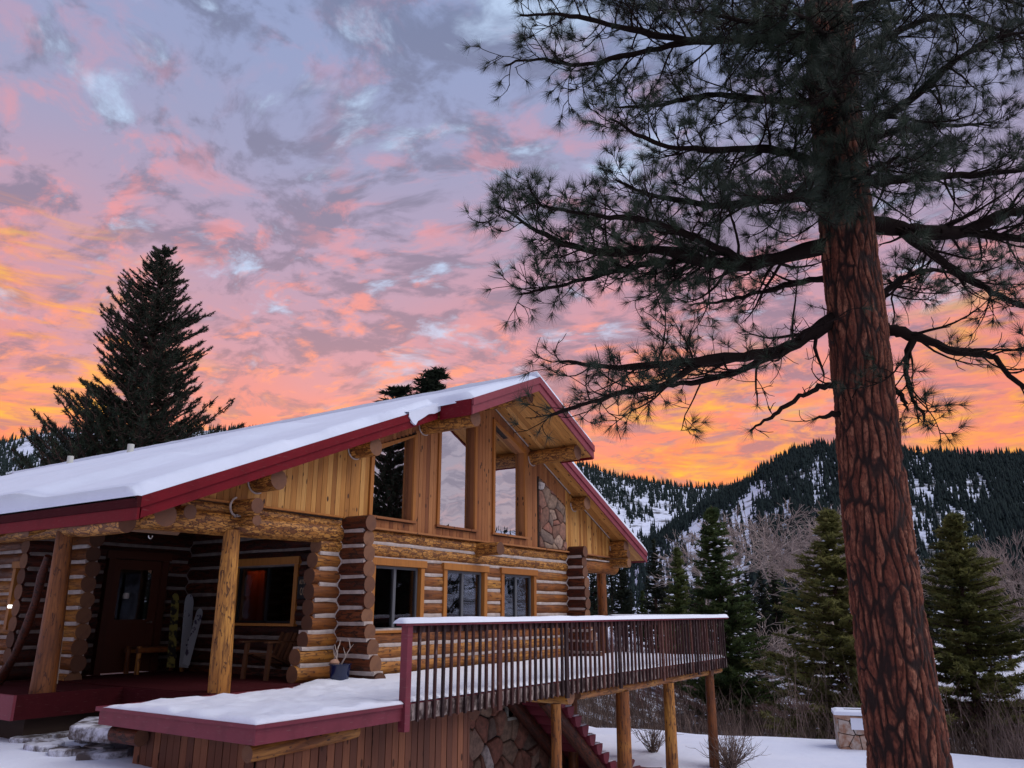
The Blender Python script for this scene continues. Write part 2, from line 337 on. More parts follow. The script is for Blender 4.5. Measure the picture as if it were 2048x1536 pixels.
class MB:
    def __init__(s): s.v = []; s.f = []; s.m = []
    def add(s, V, F, mi=0):
        o = len(s.v); s.v += [tuple(map(float, p)) for p in V]; s.f += [tuple(i+o for i in f) for f in F]; s.m += [mi]*len(F); return s
    def box(s, x0, x1, y0, y1, z0, z1, mi=0):
        V = [(x, y, z) for z in (z0, z1) for y in (y0, y1) for x in (x0, x1)]
        return s.add(V, [(0, 2, 3, 1), (4, 5, 7, 6), (0, 1, 5, 4), (2, 6, 7, 3), (0, 4, 6, 2), (1, 3, 7, 5)], mi)
    def bar(s, a, b, wd, ht, up=(0, 0, 1), mi=0):
        a = Vector(a); b = Vector(b); d = (b-a).normalized(); r = d.cross(Vector(up)).normalized(); u = r.cross(d).normalized()
        V = [p+r*sx*wd/2+u*sz*ht/2 for p in (a, b) for sz in (-1, 1) for sx in (-1, 1)]
        return s.add(V, [(0, 1, 3, 2), (4, 6, 7, 5), (0, 4, 5, 1), (2, 3, 7, 6), (0, 2, 6, 4), (1, 5, 7, 3)], mi)
    def tube(s, pts, rad, n=8, caps=True, mi=0, capmi=None):
        pts = [Vector(p) for p in pts]; L = len(pts); R = rad if isinstance(rad, (list, tuple)) else [rad]*L
        t0 = (pts[1]-pts[0]).normalized(); r = t0.cross(Vector((0, 0, 1)))
        if r.length < .1: r = t0.cross(Vector((1, 0, 0)))
        r.normalize(); V = []; F = []
        for i, p in enumerate(pts):
            t = (pts[min(i+1, L-1)]-pts[max(i-1, 0)]).normalized(); r = (r-t*r.dot(t)).normalized(); u = t.cross(r)
            for k in range(n):
                a = 2*math.pi*k/n; V.append(p+(r*math.cos(a)+u*math.sin(a))*R[i])
        for i in range(L-1):
            for k in range(n): F.append((i*n+k, i*n+(k+1) % n, (i+1)*n+(k+1) % n, (i+1)*n+k))
        s.add(V, F, mi)
        if caps:
            o = len(s.v)-L*n; cm = mi if capmi is None else capmi
            s.f += [tuple(o+k for k in reversed(range(n))), tuple(o+(L-1)*n+k for k in range(n))]; s.m += [cm, cm]
        return s
    def prism(s, poly, depth, mi=0):
        """poly: list of 3D points (planar), depth: vector to extrude by"""
        n = len(poly); d = Vector(depth); P = [Vector(p) for p in poly]
        return s.add(P+[p+d for p in P], [tuple(range(n)), tuple(reversed(range(n, 2*n)))]+[(i, i+n, (i+1) % n+n, (i+1) % n) for i in range(n)], mi)
    def build(s, name, mats, parent=None, loc=(0, 0, 0), rot=(0, 0, 0), smooth=False, bevel=0, recenter=False):
        if recenter:
            c = [(min(p[i] for p in s.v)+max(p[i] for p in s.v))/2 for i in range(3)]
            s.v = [(p[0]-c[0], p[1]-c[1], p[2]-c[2]) for p in s.v]; loc = c
        me = bpy.data.meshes.new(name); me.from_pydata(s.v, [], s.f)
        for m in ([mats] if isinstance(mats, str) else mats): me.materials.append(M(m))
        me.polygons.foreach_set('material_index', s.m)
        if smooth:
            me.shade_smooth(); me.set_sharp_from_angle(angle=math.radians(50))
        me.update()
        o = bpy.data.objects.new(name, me); o.location = loc; o.rotation_euler = rot
        link(o, parent)
        if bevel:
            b = o.modifiers.new('bevel', 'BEVEL'); b.width = bevel; b.segments = 1
        return o
def bx(name, m, parent, x0, x1, y0, y1, z0, z1, bevel=0):
    return MB().box(x0, x1, y0, y1, z0, z1).build(name, m, parent, recenter=True, bevel=bevel)

# numpy value noise
def _h(i, j, k, seed):
    n = (i.astype(np.int64)*374761393+j.astype(np.int64)*668265263+k.astype(np.int64)*2147483647+seed*974634777) & 0x7fffffff
    n = ((n ^ (n >> 13))*1274126177) & 0x7fffffff
    return ((n ^ (n >> 16)) & 0xffff)/65535.0
def vnoise(x, y, z=0., seed=0):
    x = np.asarray(x, float); y = np.asarray(y, float)+0*x; z = np.asarray(z, float)+0*x
    xi, yi, zi = np.floor(x), np.floor(y), np.floor(z); fx, fy, fz = x-xi, y-yi, z-zi
    fx, fy, fz = [t*t*(3-2*t) for t in (fx, fy, fz)]; r = 0
    for a in (0, 1):
        for b in (0, 1):
            for c in (0, 1):
                r = r+_h(xi+a, yi+b, zi+c, seed)*(fx if a else 1-fx)*(fy if b else 1-fy)*(fz if c else 1-fz)
    return r
def fbm(x, y, z=0., seed=0, o=4):
    r = 0; a = .5; t = 0; x = np.asarray(x, float)
    for i in range(o): r = r+a*vnoise(x*2**i, np.asarray(y)*2**i, np.asarray(z)*2**i, seed+i*17); t += a; a *= .5
    return r/t
def sstep(a, b, x): t = np.clip((np.asarray(x, float)-a)/(b-a), 0, 1); return t*t*(3-2*t)

# ------------------------------------------------------------------ ground and hills
def ground_z(X, Y):
    X = np.asarray(X, float); Y = np.asarray(Y, float)
    z = -.12-1.83*sstep(5.2, 13.5, X-.5*np.clip(Y-8.3, 0, 4))*sstep(30, 14, Y)
    z = z+(.10*(fbm(X*.35, Y*.35, 0, 3)-.5)+.05*(fbm(X*1.4, Y*1.4, 0, 9)-.5))
    edge = 25.3+.5*np.sin(Y*.35)
    z = z-1.9*sstep(edge, edge+3.5, X)*sstep(30, 14, Y)
    z = z+2.2*sstep(46, 80, X)*sstep(30, 14, Y)
    return z
def tri_grid(nu, nv, wrap=False):
    i = np.arange(nu-(0 if wrap else 1))[:, None]; j = np.arange(nv-1)[None, :]; i2 = (i+1) % nu
    return np.stack([i*nv+j, i2*nv+j, i2*nv+j+1, i*nv+j+1], -1).reshape(-1, 4)
na, nr = 720, 150
az = np.linspace(0, 2*np.pi, na, endpoint=False); rr = np.concatenate([[0], np.geomspace(.8, 330, nr-1)])
A, R_ = np.meshgrid(az, rr, indexing='ij'); X = R_*np.cos(A); Y = R_*np.sin(A); Z = ground_z(X, Y)
me = npmesh('ground', np.stack([X, Y, Z], -1).reshape(-1, 3), tri_grid(na, nr, True)[:, ::-1], True); me.materials.append(M('ground_snow'))
gr = link(bpy.data.objects.new('ground', me)); tag(gr, 'snow covered lawn and meadow sloping away below the deck', kind='structure')

def crest(points):
    a = []; e = []
    for px, py in points:
        d = ray(px, py); a.append(math.atan2(d[1], d[0])); e.append(d[2]/math.hypot(d[0], d[1]))
    o = np.argsort(a); return np.array(a)[o], np.array(e)[o]
C1 = crest([(1180, 1230), (1240, 1165), (1290, 1088), (1330, 1064), (1400, 1014), (1470, 974), (1530, 935), (1590, 902), (1640, 890), (1700, 893), (1760, 898), (1850, 905), (1950, 912), (2048, 912), (2400, 900), (3000, 1000)])
C2 = crest([(-900, 860), (-300, 815), (-100, 868), (0, 885), (60, 866), (110, 858), (200, 862), (330, 860), (430, 856), (530, 855), (600, 860), (800, 885), (1000, 905), (1187, 932), (1230, 950), (1300, 962), (1360, 970), (1440, 974), (1500, 972), (1560, 970), (1800, 940), (2200, 960)])
def hill_z(a, r):
    a = (a+np.pi) % (2*np.pi)-np.pi
    gen = .105+.03*np.sin(a*3+1)+.02*np.sin(a*7)
    def ev(C, far):
        v = np.interp(a, C[0], C[1]); wgt = sstep(C[0][0]-.25, C[0][0], a)*sstep(C[0][-1]+.25, C[0][-1], a)
        return v*wgt+far*(1-wgt)
    e1 = ev(C1, gen*.4); e2 = ev(C2, gen)
    rel = 1+.10*(fbm(a*26, r*.004, 0, 5)-.5)*np.minimum(1, 2*np.abs(1-r/760.))
    t1 = np.clip((r-300)/(760-300), 0, 1.); h1 = (e1*760+EYE)*(t1**1.15)*rel-60*np.clip((r-760)/300, 0, 2)
    t2 = np.clip((r-520)/(1350-520), 0, 1.); h2 = (e2*1350+EYE)*(t2**1.1)-60*np.clip((r-1350)/300, 0, 2)
    return -2.6+np.maximum(h1, h2)+3*(1-np.minimum(1, r/320.))
na, nr = 900, 110
az = np.linspace(0, 2*np.pi, na, endpoint=False); rr = np.linspace(300, 1900, nr)
A, R_ = np.meshgrid(az, rr, indexing='ij'); Z = hill_z(A, R_)
me = npmesh('hills', np.stack([R_*np.cos(A), R_*np.sin(A), Z], -1).reshape(-1, 3), tri_grid(na, nr, True)[:, ::-1], True); me.materials.append(M('hill'))
tag(link(bpy.data.objects.new('hills', me)), 'steep snowy hills closing the valley', kind='structure')

def cone_trees(P, H, Wd, seed, snag=None):
    """low far conifers: three ragged tiers each, joined"""
    n = len(P); rg = np.random.default_rng(seed); k = 5; tiers = 3
    V = []; F = []; off = 0
    base = P[:, None, :]
    for t in range(tiers):
        z0 = H*(.04+.27*t); z1 = H*(.46+.27*t); z1 = np.minimum(z1, H)
        rad = Wd*(1-.28*t)
        ang = rg.uniform(0, 6.28, n)[:, None]+np.arange(k)*2*np.pi/k
        rj = rad[:, None]*rg.uniform(.55, 1.25, (n, k)); zj = z0[:, None]+H[:, None]*rg.uniform(-.05, .05, (n, k))
        ring = np.stack([P[:, None, 0]+rj*np.cos(ang), P[:, None, 1]+rj*np.sin(ang), P[:, None, 2]+zj], -1)
        top = np.stack([P[:, 0]+rg.normal(0, .04, n)*Wd, P[:, 1], P[:, 2]+z1], -1)[:, None, :]
        blk = np.concatenate([ring, top], 1)
        idx = off+np.arange(n)[:, None, None]*(k+1)
        f = np.stack([np.arange(k), (np.arange(k)+1) % k, np.full(k, k)], -1)[None]+idx
        V.append(blk.reshape(-1, 3)); F.append(f.reshape(-1, 3)); off += n*(k+1)
    return np.concatenate(V), np.concatenate(F)
def scatter_hill(n, a0, a1, r0, r1, seed, dens):
    rg = np.random.default_rng(seed)
    a = rg.uniform(a0, a1, n); r = np.sqrt(rg.uniform(r0*r0, r1*r1, n)); d = dens(a, r)
    ok = rg.uniform(0, 1, n) < d; a, r = a[ok], r[ok]
    z = hill_z(a, r); return np.stack([r*np.cos(a), r*np.sin(a), z-.5], -1)
aL, aR = math.atan2(*ray(-150, 1000)[[1, 0]]), math.atan2(*ray(2200, 1000)[[1, 0]])
aSnow0 = math.atan2(*ray(1570, 1000)[[1, 0]])
def d_front(a, r):
    chute = fbm(a*60+r*.004, r*.0045, 0, 21, 4); patch = fbm(a*30, r*.02, 0, 33, 3)
    d = .14+.74*sstep(.44, .62, chute*.62+patch*.38+.12*sstep(600, 750, r))
    open_ = sstep(aSnow0, aSnow0+.06, a)*sstep(735, 660, r)
    return d*(1-.86*open_)
def d_back(a, r):
    v = fbm(a*60, r*.009, 0, 51, 4); return .75*sstep(.42, .60, v+.2*sstep(1000, 1330, r))
P1 = scatter_hill(34000, aR, math.atan2(*ray(1150, 1000)[[1, 0]]), 330, 775, 1, d_front)
P2 = scatter_hill(34000, aR, aL, 800, 1365, 2, d_back)
P3 = scatter_hill(9000, aL, aR+2*math.pi, 420, 1365, 4, lambda a, r: .55+0*a)
for nm, PP, sd, lab in (('hill_forest', P1, 11, 'dark conifers covering the nearer hill on the right'), ('far_forest', np.concatenate([P2, P3]), 12, 'thin conifer forest along the far ridges')):
    H = 4.2+8.5*np.random.default_rng(sd).uniform(0, 1, len(PP))**1.6*(1.0 if sd == 11 else 1.35)
    V, F = cone_trees(PP, H, H*np.random.default_rng(sd+5).uniform(.13, .2, len(PP)), sd)
    me = npmesh(nm, V, F); me.materials.append(M('needles_hill')); tag(link(bpy.data.objects.new(nm, me)), lab, 'forest', kind='stuff')

# ------------------------------------------------------------------ the log lodge
cabin = empty('log_lodge', (14.65, 14, 0.5)); tag(cabin, 'large log lodge with red trimmed snow covered gable roof', 'lodge')
def link(o, parent=None):
    sc.collection.objects.link(o)
    if parent is not None:
        o.parent = parent; o.matrix_parent_inverse = PINV.setdefault(parent.name, world_inv(parent))
    return o
PINV = {}
def world_inv(p):        # every child's own matrix is its world matrix, so a parent's is too
    return Matrix.LocRotScale(p.location, p.rotation_euler, p.scale).inverted()
def log(a, b, r, m='log_peeled', parent=cabin, name='log', taper=.0, sag=.012, n=14, r2=None, wob=.05):
    a = Vector(a); b = Vector(b); d = b-a; L = d.length
    K = max(3, int(L/.45)+1); mb = MB(); V = []; F = []; ph = random.uniform(0, 6.28); rb = r2 if r2 is not None else r*(1-taper)
    sd = random.randint(0, 999)
    for i in range(K):
        t = i/(K-1); rad = r+(rb-r)*t
        e = 1.0 if 0 < i < K-1 else .985
        for k in range(n):
            an = 2*math.pi*k/n
            rr_ = rad*e*(1+wob*(math.sin(an*2+ph+t*L*.9)+.6*math.sin(an*3-ph*2+t*L*1.7)+random.uniform(-.35, .35))*.5)
            V.append((L*t, math.cos(an)*rr_+sag*math.sin(t*L*.8+ph), math.sin(an)*rr_+sag*math.cos(t*L*.6+ph)*.5))
    for i in range(K-1):
        for k in range(n): F.append((i*n+k, i*n+(k+1) % n, (i+1)*n+(k+1) % n, (i+1)*n+k))
    mb.add(V, F, 0); mb.f += [tuple(reversed(range(n))), tuple((K-1)*n+k for k in range(n))]; mb.m += [1, 1]
    rot = d.to_track_quat('X', 'Z').to_euler()
    o = mb.build(name, [m, 'log_end'], parent, a, rot, smooth=True)
    return o
XC, YF, XR = 10.35, 10.59, 18.57        # corner axes; the front wall's log axis (surface at 10.45)
DK = .52; SP = .265; RL = .143
def chink(x0, x1, y0, y1, z, parent=cabin, wdt=.108, hgt=.074, m='chinking'):
    """a mortar strip between two logs, slightly bulging and uneven"""
    a = Vector((x0, y0, z)); b = Vector((x1, y1, z)); L = (b-a).length; K = max(2, int(L/.25)+1); mb = MB(); V = []; F = []
    for i in range(K):
        t = i/(K-1); h = hgt/2*random.uniform(.82, 1.12); dz = random.uniform(-.006, .006)
        for (s, q) in ((-1, -.9), (-1.05, 0), (-1, .9), (1, .9), (1.05, 0), (1, -.9)): V.append((L*t, s*wdt, q*h+dz))
    for i in range(K-1):
        for k in range(6): F.append((i*6+k, i*6+(k+1) % 6, (i+1)*6+(k+1) % 6, (i+1)*6+k))
    F += [tuple(reversed(range(6))), tuple((K-1)*6+k for k in range(6))]
    rot = (b-a).to_track_quat('X', 'Z').to_euler()
    return mb.add(V, F).build('chinking', m, parent, a, rot)
Az = [DK+.13+SP*k for k in range(10)]            # courses of the walls that run along the front
Bz = [DK+SP*k for k in range(11)]                # courses of the walls that run back
def cuts(x0, x1, holes, z, pad=.0):
    segs = [(x0, x1)]
    for (h0, h1, z0, z1) in holes:
        if z0 < z < z1:
            segs = [q for (p, r) in segs for q in ([(p, min(r, h0)), (max(p, h1), r)] if p < h1 and r > h0 else [(p, r)]) if q[1]-q[0] > .03]
    return segs
W1 = [(11.02, 12.57), (13.20, 14.77), (15.34, 16.86)]
holesF = [(a, b, 1.32, 2.62) for a, b in W1]
def left_stub(k): return [.96, .90, .80, .72, .68, .66, .64, .62, .60, .58][k]+random.uniform(-.05, .05)
for k, z in enumerate(Az):
    r = RL*random.uniform(.97, 1.05)
    for (p, q) in cuts(XC-.02-left_stub(k) if k < 9 else XC-.5, XR+.55, holesF, z):
        log((p, YF, z), (q, YF, z), r, 'log_mottled' if k > 7 else 'log_peeled')
    if k < 9:
        for (p, q) in cuts(XC-left_stub(k)+.06, XR+.5, holesF, z+SP/2): chink(p, q, YF, YF, z+SP/2)
def bstub(z, k): return YF-[1.12, .98, .88, .80, .76, .74, .74, .72, .70, .70, .70][k]+random.uniform(-.03, .03)
holesO = [(11.52, 13.42, 1.44, 2.5)]
for k, z in enumerate(Bz):
    y0 = bstub(z, k); r = RL*random.uniform(.98, 1.08)
    for (p, q) in cuts(y0, 15.4, holesO, z):
        for (p2, q2, mm) in ((p, min(q, YF+.1), 'log_dark'), (max(p, YF+.1), q, 'log_shaded')):  # one log in two tones, the porch part with shade in its colour
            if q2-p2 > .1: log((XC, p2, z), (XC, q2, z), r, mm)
    for (p, q) in cuts(y0+.05, 15.2, holesO, z+SP/2) if k < 10 else []:
        for (p2, q2, mm) in ((p, min(q, YF), 'chinking'), (max(p, YF), q, 'chinking_shaded')):
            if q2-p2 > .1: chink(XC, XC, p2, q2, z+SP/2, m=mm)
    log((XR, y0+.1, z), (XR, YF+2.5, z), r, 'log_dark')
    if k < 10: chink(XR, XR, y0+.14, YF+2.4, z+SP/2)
# honeycomb mortar lines where the stub ends cross
def honey(xc, yf, sx, top, name='corner_chinking'):
    mb = MB(); pts = []
    for k in range(10):
        pts.append((xc+sx*(RL*.55), yf-RL-.012, Bz[k]+SP/2)) if False else None
    seq = []
    for k in range(10):
        seq.append(('B', Bz[k]+SP/2 if k < 10 else 0)); seq.append(('A', Az[k]+SP/2))
    P = []
    for k in range(10):
        zb = Bz[k]+SP/2          # joint between crossing logs k, k+1 : here the front log bulges
        za = Az[k]+SP/2          # joint between front logs: here the crossing log bulges
        P += [(xc+sx*.09, yf-RL-.004, zb), (xc+sx*(RL+.004), yf-.09, za)]
    P = [p for p in P if p[2] < top]
    mb.tube(P, .019, 6); return mb.build(name, 'chinking', cabin, smooth=True)
honey(XC, YF, -1, 3.25); honey(XR, YF, -1, 3.1)
# door wall and the wall beyond it, further left
YD, XL = 15.0, 7.75
holesD = [(8.42, 9.78, .3, 2.66)]
for k, z in enumerate(Az):
    for (p, q) in cuts(XL-.75, XC+.4, holesD, z): log((p, YD, z), (q, YD, z), RL, 'log_shaded')
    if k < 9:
        for (p, q) in cuts(XL-.7, XC-.05, holesD, z+SP/2): chink(p, q, YD, YD, z+SP/2, m='chinking_shaded')
holesL = [(15.62, 16.62, 1.32, 2.45)]
for k, z in enumerate(Bz):
    for (p, q) in cuts(YD-.9+random.uniform(-.05, .05), 21, holesL, z): log((XL, p, z), (XL, q, z), RL*random.uniform(.97, 1.07))
    for (p, q) in cuts(YD-.85, 21, holesL, z+SP/2) if k < 10 else []: chink(XL, XL, p, q, z+SP/2)
mb = MB(); P = []
for k in range(10): P += [(XC-.09-.0, YD-RL-.004, Bz[k]+SP/2), (XC-RL-.004, YD-.09, Az[k]+SP/2)]
mb.tube([p for p in P if p[2] < 3.1], .017, 6); mb.build('corner_chinking', 'chinking_shaded', cabin, smooth=True)

# roof geometry
XM, ZS, SLL, SLR = 14.65, 6.53, .422, .447; XE0, XE1 = 5.9, 22.3; YB = 34.6
def zs(x): return ZS-(SLL*(XM-x) if x < XM else SLR*(x-XM))       # soffit height
TK = .25
def slab(x0, x1, y0, y1, za, zb, name, m):
    mb = MB(); V = []
    for y in (y0, y1):
        V += [(x0, y, zs(x0)+za), (x1, y, zs(x1)+za), (x1, y, zs(x1)+zb), (x0, y, zs(x0)+zb)]
    return mb.add(V, [(0, 1, 2, 3), (4, 7, 6, 5), (0, 4, 5, 1), (3, 2, 6, 7), (0, 3, 7, 4), (1, 5, 6, 2)]).build(name, m, cabin, recenter=True)
YL, YU = 9.8, 8.95; YRt = 9.9; UX0, UX1 = 12.1, 17.25
slab(XE0+.06, XM, YL+.06, YB, .03, TK, 'roof_deck', 'interior_wood'); slab(XM+.002, XE1-.06, YRt+.06, YB, .03, TK, 'roof_deck', 'interior_wood')
slab(UX0+.05, XM-.002, YU+.06, YL+.055, .03, TK, 'roof_deck', 'interior_wood'); slab(XM+.002, UX1-.05, YU+.06, YRt+.055, .03, TK, 'roof_deck', 'interior_wood')
def raked(x0, x1, y, th, zlo, zhi, name, m):
    return slab(x0, x1, y, y+th, zlo, zhi, name, m)
# fascia: a wide board with a narrower band standing proud above it
raked(XE0+.03, UX0-.04, YL, .035, -.02, .16, 'fascia_board', 'red_deep'); raked(XE0, UX0-.04, YL-.03, .06, .13, TK+.03, 'fascia_trim', 'red_deep')
raked(UX0, XM, YU, .035, -.04, .16, 'fascia_board', 'red_pale'); raked(UX0, XM, YU-.03, .06, .14, TK+.04, 'fascia_trim', 'red_pale')
raked(XM+.003, UX1, YU, .035, -.04, .16, 'fascia_board', 'red_pale'); raked(XM+.003, UX1, YU-.03, .06, .14, TK+.04, 'fascia_trim', 'red_pale')
raked(UX1+.04, XE1, YRt, .035, -.04, .15, 'fascia_board', 'red_pale'); raked(UX1+.04, XE1, YRt-.03, .06, .12, TK+.03, 'fascia_trim', 'red_pale')
for xx, y1 in ((UX0, YL-.033), (UX1, YRt-.033)):
    MB().box(-.02, .02, 0, y1-YU-.036, -.05, TK+.03).build('fascia_board', 'red_deep', cabin, (xx, YU+.036, zs(xx)))
bx('fascia_board', 'red_deep', cabin, XE0-.035, XE0, YL-.02, YB, zs(XE0)-.03, zs(XE0)+.13)
bx('fascia_trim', 'porch_red', cabin, XE0-.06, XE0-.003, YL-.03, YB, zs(XE0)+.133, zs(XE0)+TK+.03)
bx('fascia_board', 'red_pale', cabin, XE1, XE1+.035, YRt, YB, zs(XE1)-.04, zs(XE1)+TK)
# soffit boards, running up the slope
def soffit(x0, x1, y0, y1, wdt=.135):
    n = max(1, round((y1-y0)/wdt)); s = (y1-y0)/n
    for i in range(n):
        L = math.hypot(x1-x0, zs(x1)-zs(x0)); th = math.atan2(zs(x1)-zs(x0), x1-x0)
        MB().box(0, L, .003, s-.004, 0, .022).build('soffit_board', 'soffit', cabin, (x0, y0+i*s, zs(x0)+random.uniform(0, .002)), (0, -th, 0))
soffit(UX0+.02, XM-.01, YU+.04, YF-.14); soffit(XM+.01, UX1-.02, YU+.04, YF-.14)
soffit(XE0+.02, UX0-.02, YL+.04, YF-.14); soffit(UX1+.02, XE1-.02, YRt+.04, YF-.14)
slab(XE0+.08, XC-.1, YF+.1, 15.0, -.02, .01, 'porch_ceiling', 'interior_dark')  # ceiling out of view, added dark to cut bounce light in the porch
# purlins: round timbers carrying the overhang
PUR = [(XM, 9.2, .15), (16.72, 9.12, .185), (18.85, YRt+.12, .18), (21.12, YRt+.1, .17), (12.42, 9.1, .175), (10.42, YL+.12, .17), (8.25, YL+.12, .165)]
for (px_, y0, r) in PUR:
    log((px_, y0, zs(px_)-r+.0), (px_, YF+1.2, zs(px_)-r), r, 'log_mottled', name='purlin')
for (px_, y0, r) in PUR[1:]:      # mortar collar where each timber leaves the wall
    mb = MB(); sgn = -1
    pts = [(px_+math.cos(a)*(r+.012), YF-.155, zs(px_)-r+math.sin(a)*(r+.012)) for a in np.linspace(math.radians(175), math.radians(300), 9)]
    mb.tube(pts, .014, 5).build('collar_chinking', 'chinking', cabin, smooth=True)
# pale cove strip along the top of the siding
for (x0, x1) in ((8.5, 10.2), (10.65, 12.2), (12.65, XM-.2), (XM+.2, 16.5), (16.95, 18.62), (19.08, 20.93)):
    MB().bar((x0, YF-.165, zs(x0)-.012), (x1, YF-.165, zs(x1)-.012), .02, .022).build('cove_strip', 'chinking', cabin)

# gable siding: one board at a time, cut to the roof and round the windows
UW = [(10.94, 12.10), (12.98, 14.22), (15.03, 16.32)]; UWZ0 = 3.40
def wtop(x): return zs(x)-(.33 if x < XM else (.34 if x < 15.6 else .30))
STN = (17.02, 18.36)
x = 7.15; YS = YF-.13
def board_at(x0, x1, z0, f0, f1, m='siding', y=YS, th=.028, name='siding_board'):
    P = [(x0, y, z0), (x1, y, z0), (x1, y, f1), (x0, y, f0)]
    if min(f0, f1)-z0 < .03: return
    mb = MB().prism(P, (0, th, 0)); return mb.build(name, m, cabin, recenter=True)
while x < 20.95:
    wd = random.choice([.108, .115, .122, .130]); x1 = min(x+wd-.007, 21.0)
    base = 3.31 if x < 10.15 else 3.19
    yy = YS-random.uniform(0, .008)
    mt = 'siding' if x < 11 or x > 18.4 else 'siding_weathered'
    hit = None
    for (a, b) in UW:
        if x1 > a-.085 and x < b+.085: hit = (a-.085, b+.085)
    st = x1 > STN[0] and x < STN[1]
    if st:
        board_at(x, x1, zs(x)-.50, zs(x)-.02, zs(x1)-.02, mt, yy)
    elif hit:
        board_at(x, x1, base, 3.335, 3.335, mt, yy)
        board_at(x, x1, max(wtop(x), wtop(x1))+.07, zs(x)-.02, zs(x1)-.02, mt, yy)
        for (p, q) in ((x, min(x1, hit[0])), (max(x, hit[1]), x1)):
            if q-p > .02: board_at(p, q, 3.335, max(wtop(p), wtop(q))+.07, max(wtop(p), wtop(q))+.07, mt, yy)
    else: board_at(x, x1, base, zs(x)-.02, zs(x1)-.02, mt, yy)
    x += wd
bx('sill_ledge', 'trim', cabin, 7.2, 10.18, YS-.06, YS+.06, 3.275, 3.305); bx('sill_ledge', 'siding_weathered', cabin, 10.55, 18.5, YS-.075, YS+.06, 3.15, 3.185)
bx('sill_ledge', 'siding_weathered', cabin, 18.75, 21.0, YS-.05, YS+.06, 3.15, 3.185)
# sheathing behind the boards
mb = MB(); xs = [7.15, 10.94-.02, 12.12, 12.96, 14.24, 15.01, 16.34, 21.0]
for a, b in ((7.15, 10.92), (12.12, 12.96), (14.24, 15.01), (16.34, 21.0)):
    pts = [(a, 0, 3.19), (b, 0, 3.19), (b, 0, zs(b)+.02)]+([(XM, 0, ZS+.02)] if a < XM < b else [])+[(a, 0, zs(a)+.02)]
    mb.prism([(p[0], YS+.03, p[2]) for p in pts], (0, .08, 0))
for a, b in UW:
    mb.prism([(a-.02, YS+.03, 3.19), (b+.02, YS+.03, 3.19), (b+.02, YS+.03, UWZ0), (a-.02, YS+.03, UWZ0)], (0, .08, 0))
    mb.prism([(a-.02, YS+.03, wtop(a)), (b+.02, YS+.03, wtop(b)), (b+.02, YS+.03, zs(b)+.02), (a-.02, YS+.03, zs(a)+.02)], (0, .08, 0))
mb.build('sheathing', 'mortar', cabin)

# tall raked windows
for i, (a, b) in enumerate(UW):
    t0, t1 = wtop(a), wtop(b); yo = YS-.045; yi = YF-.0
    fr = MB(); c = .085
    for P in ([(a-c, t0+c*.9), (a, t0), (a, UWZ0), (a-c, UWZ0)], [(b, t1), (b+c, t1+c*.9-(0 if b < XM else .04)), (b+c, UWZ0), (b, UWZ0)], [(a-c, t0+c*.9), (b+c, t1+c*.9), (b, t1), (a, t0)]):
        fr.prism([(p[0], yo, p[1]) for p in P], (0, .045, 0))
    win = fr.build('window', 'trim', cabin, recenter=True); win['label'] = ['tall raked window left of the gable centre', 'tall raked window beside the gable peak', 'tall raked window right of the gable peak'][i]
    jb = MB(); jb.box(a-.02, a, yo+.046, yi, UWZ0, t0); jb.box(b, b+.02, yo+.046, yi, UWZ0, t1)
    jb.prism([(a, yo+.046, t0), (b, yo+.046, t1), (b, yo+.046, t1+.02), (a, yo+.046, t0+.02)], (0, yi-yo-.046, 0))
    jb.box(a-.12, b+.12, yo-.03, yi, UWZ0-.045, UWZ0)
    bb = jb.build('jamb', 'siding_weathered', win)
    ins = .03
    MB().prism([(a, yi-.03, UWZ0), (b, yi-.03, UWZ0), (b, yi-.03, t1), (a, yi-.03, t0)], (0, .012, 0)).build('pane', 'glass_coated', win)
# lower windows: casing, dark frames with a centre mullion
for i, (a, b) in enumerate(W1):
    z0, z1 = 1.31, 2.63; yo = YF-.155; c = .115
    m_ = MB().box(a, a+c, yo, YF+.14, z0, z1-.14).box(b-c, b, yo, YF+.14, z0, z1-.14)
    m_.box(a-.04, b+.04, yo-.025, YF+.14, z1-.137, z1).box(a-.02, b+.02, yo-.02, YF+.14, z0-.05, z0-.003)
    win = m_.build('window', 'trim', cabin, recenter=True, bevel=.006); win['label'] = ['lower window nearest the corner', 'middle lower window', 'lower window furthest along the wall'][i]
    f = MB(); y = YF-.06; A0, B0 = a+c+.003, b-c-.003; T = z1-.143
    mid = (A0+B0)/2-.02
    for (p, q, r, s) in ((A0, A0+.045, z0, T), (B0-.045, B0, z0, T), (mid-.035, mid+.035, z0, T)): f.box(p, q, y, y+.07, r, s)
    for (p, q) in ((A0+.045, mid-.035), (mid+.035, B0-.045)): f.box(p, q, y, y+.07, z0, z0+.05); f.box(p, q, y, y+.07, T-.045, T)
    f.build('frame', 'window_vinyl', win)
    MB().box(A0+.03, B0-.03, y+.03, y+.038, z0+.03, T-.03).build('pane', 'glass', win)
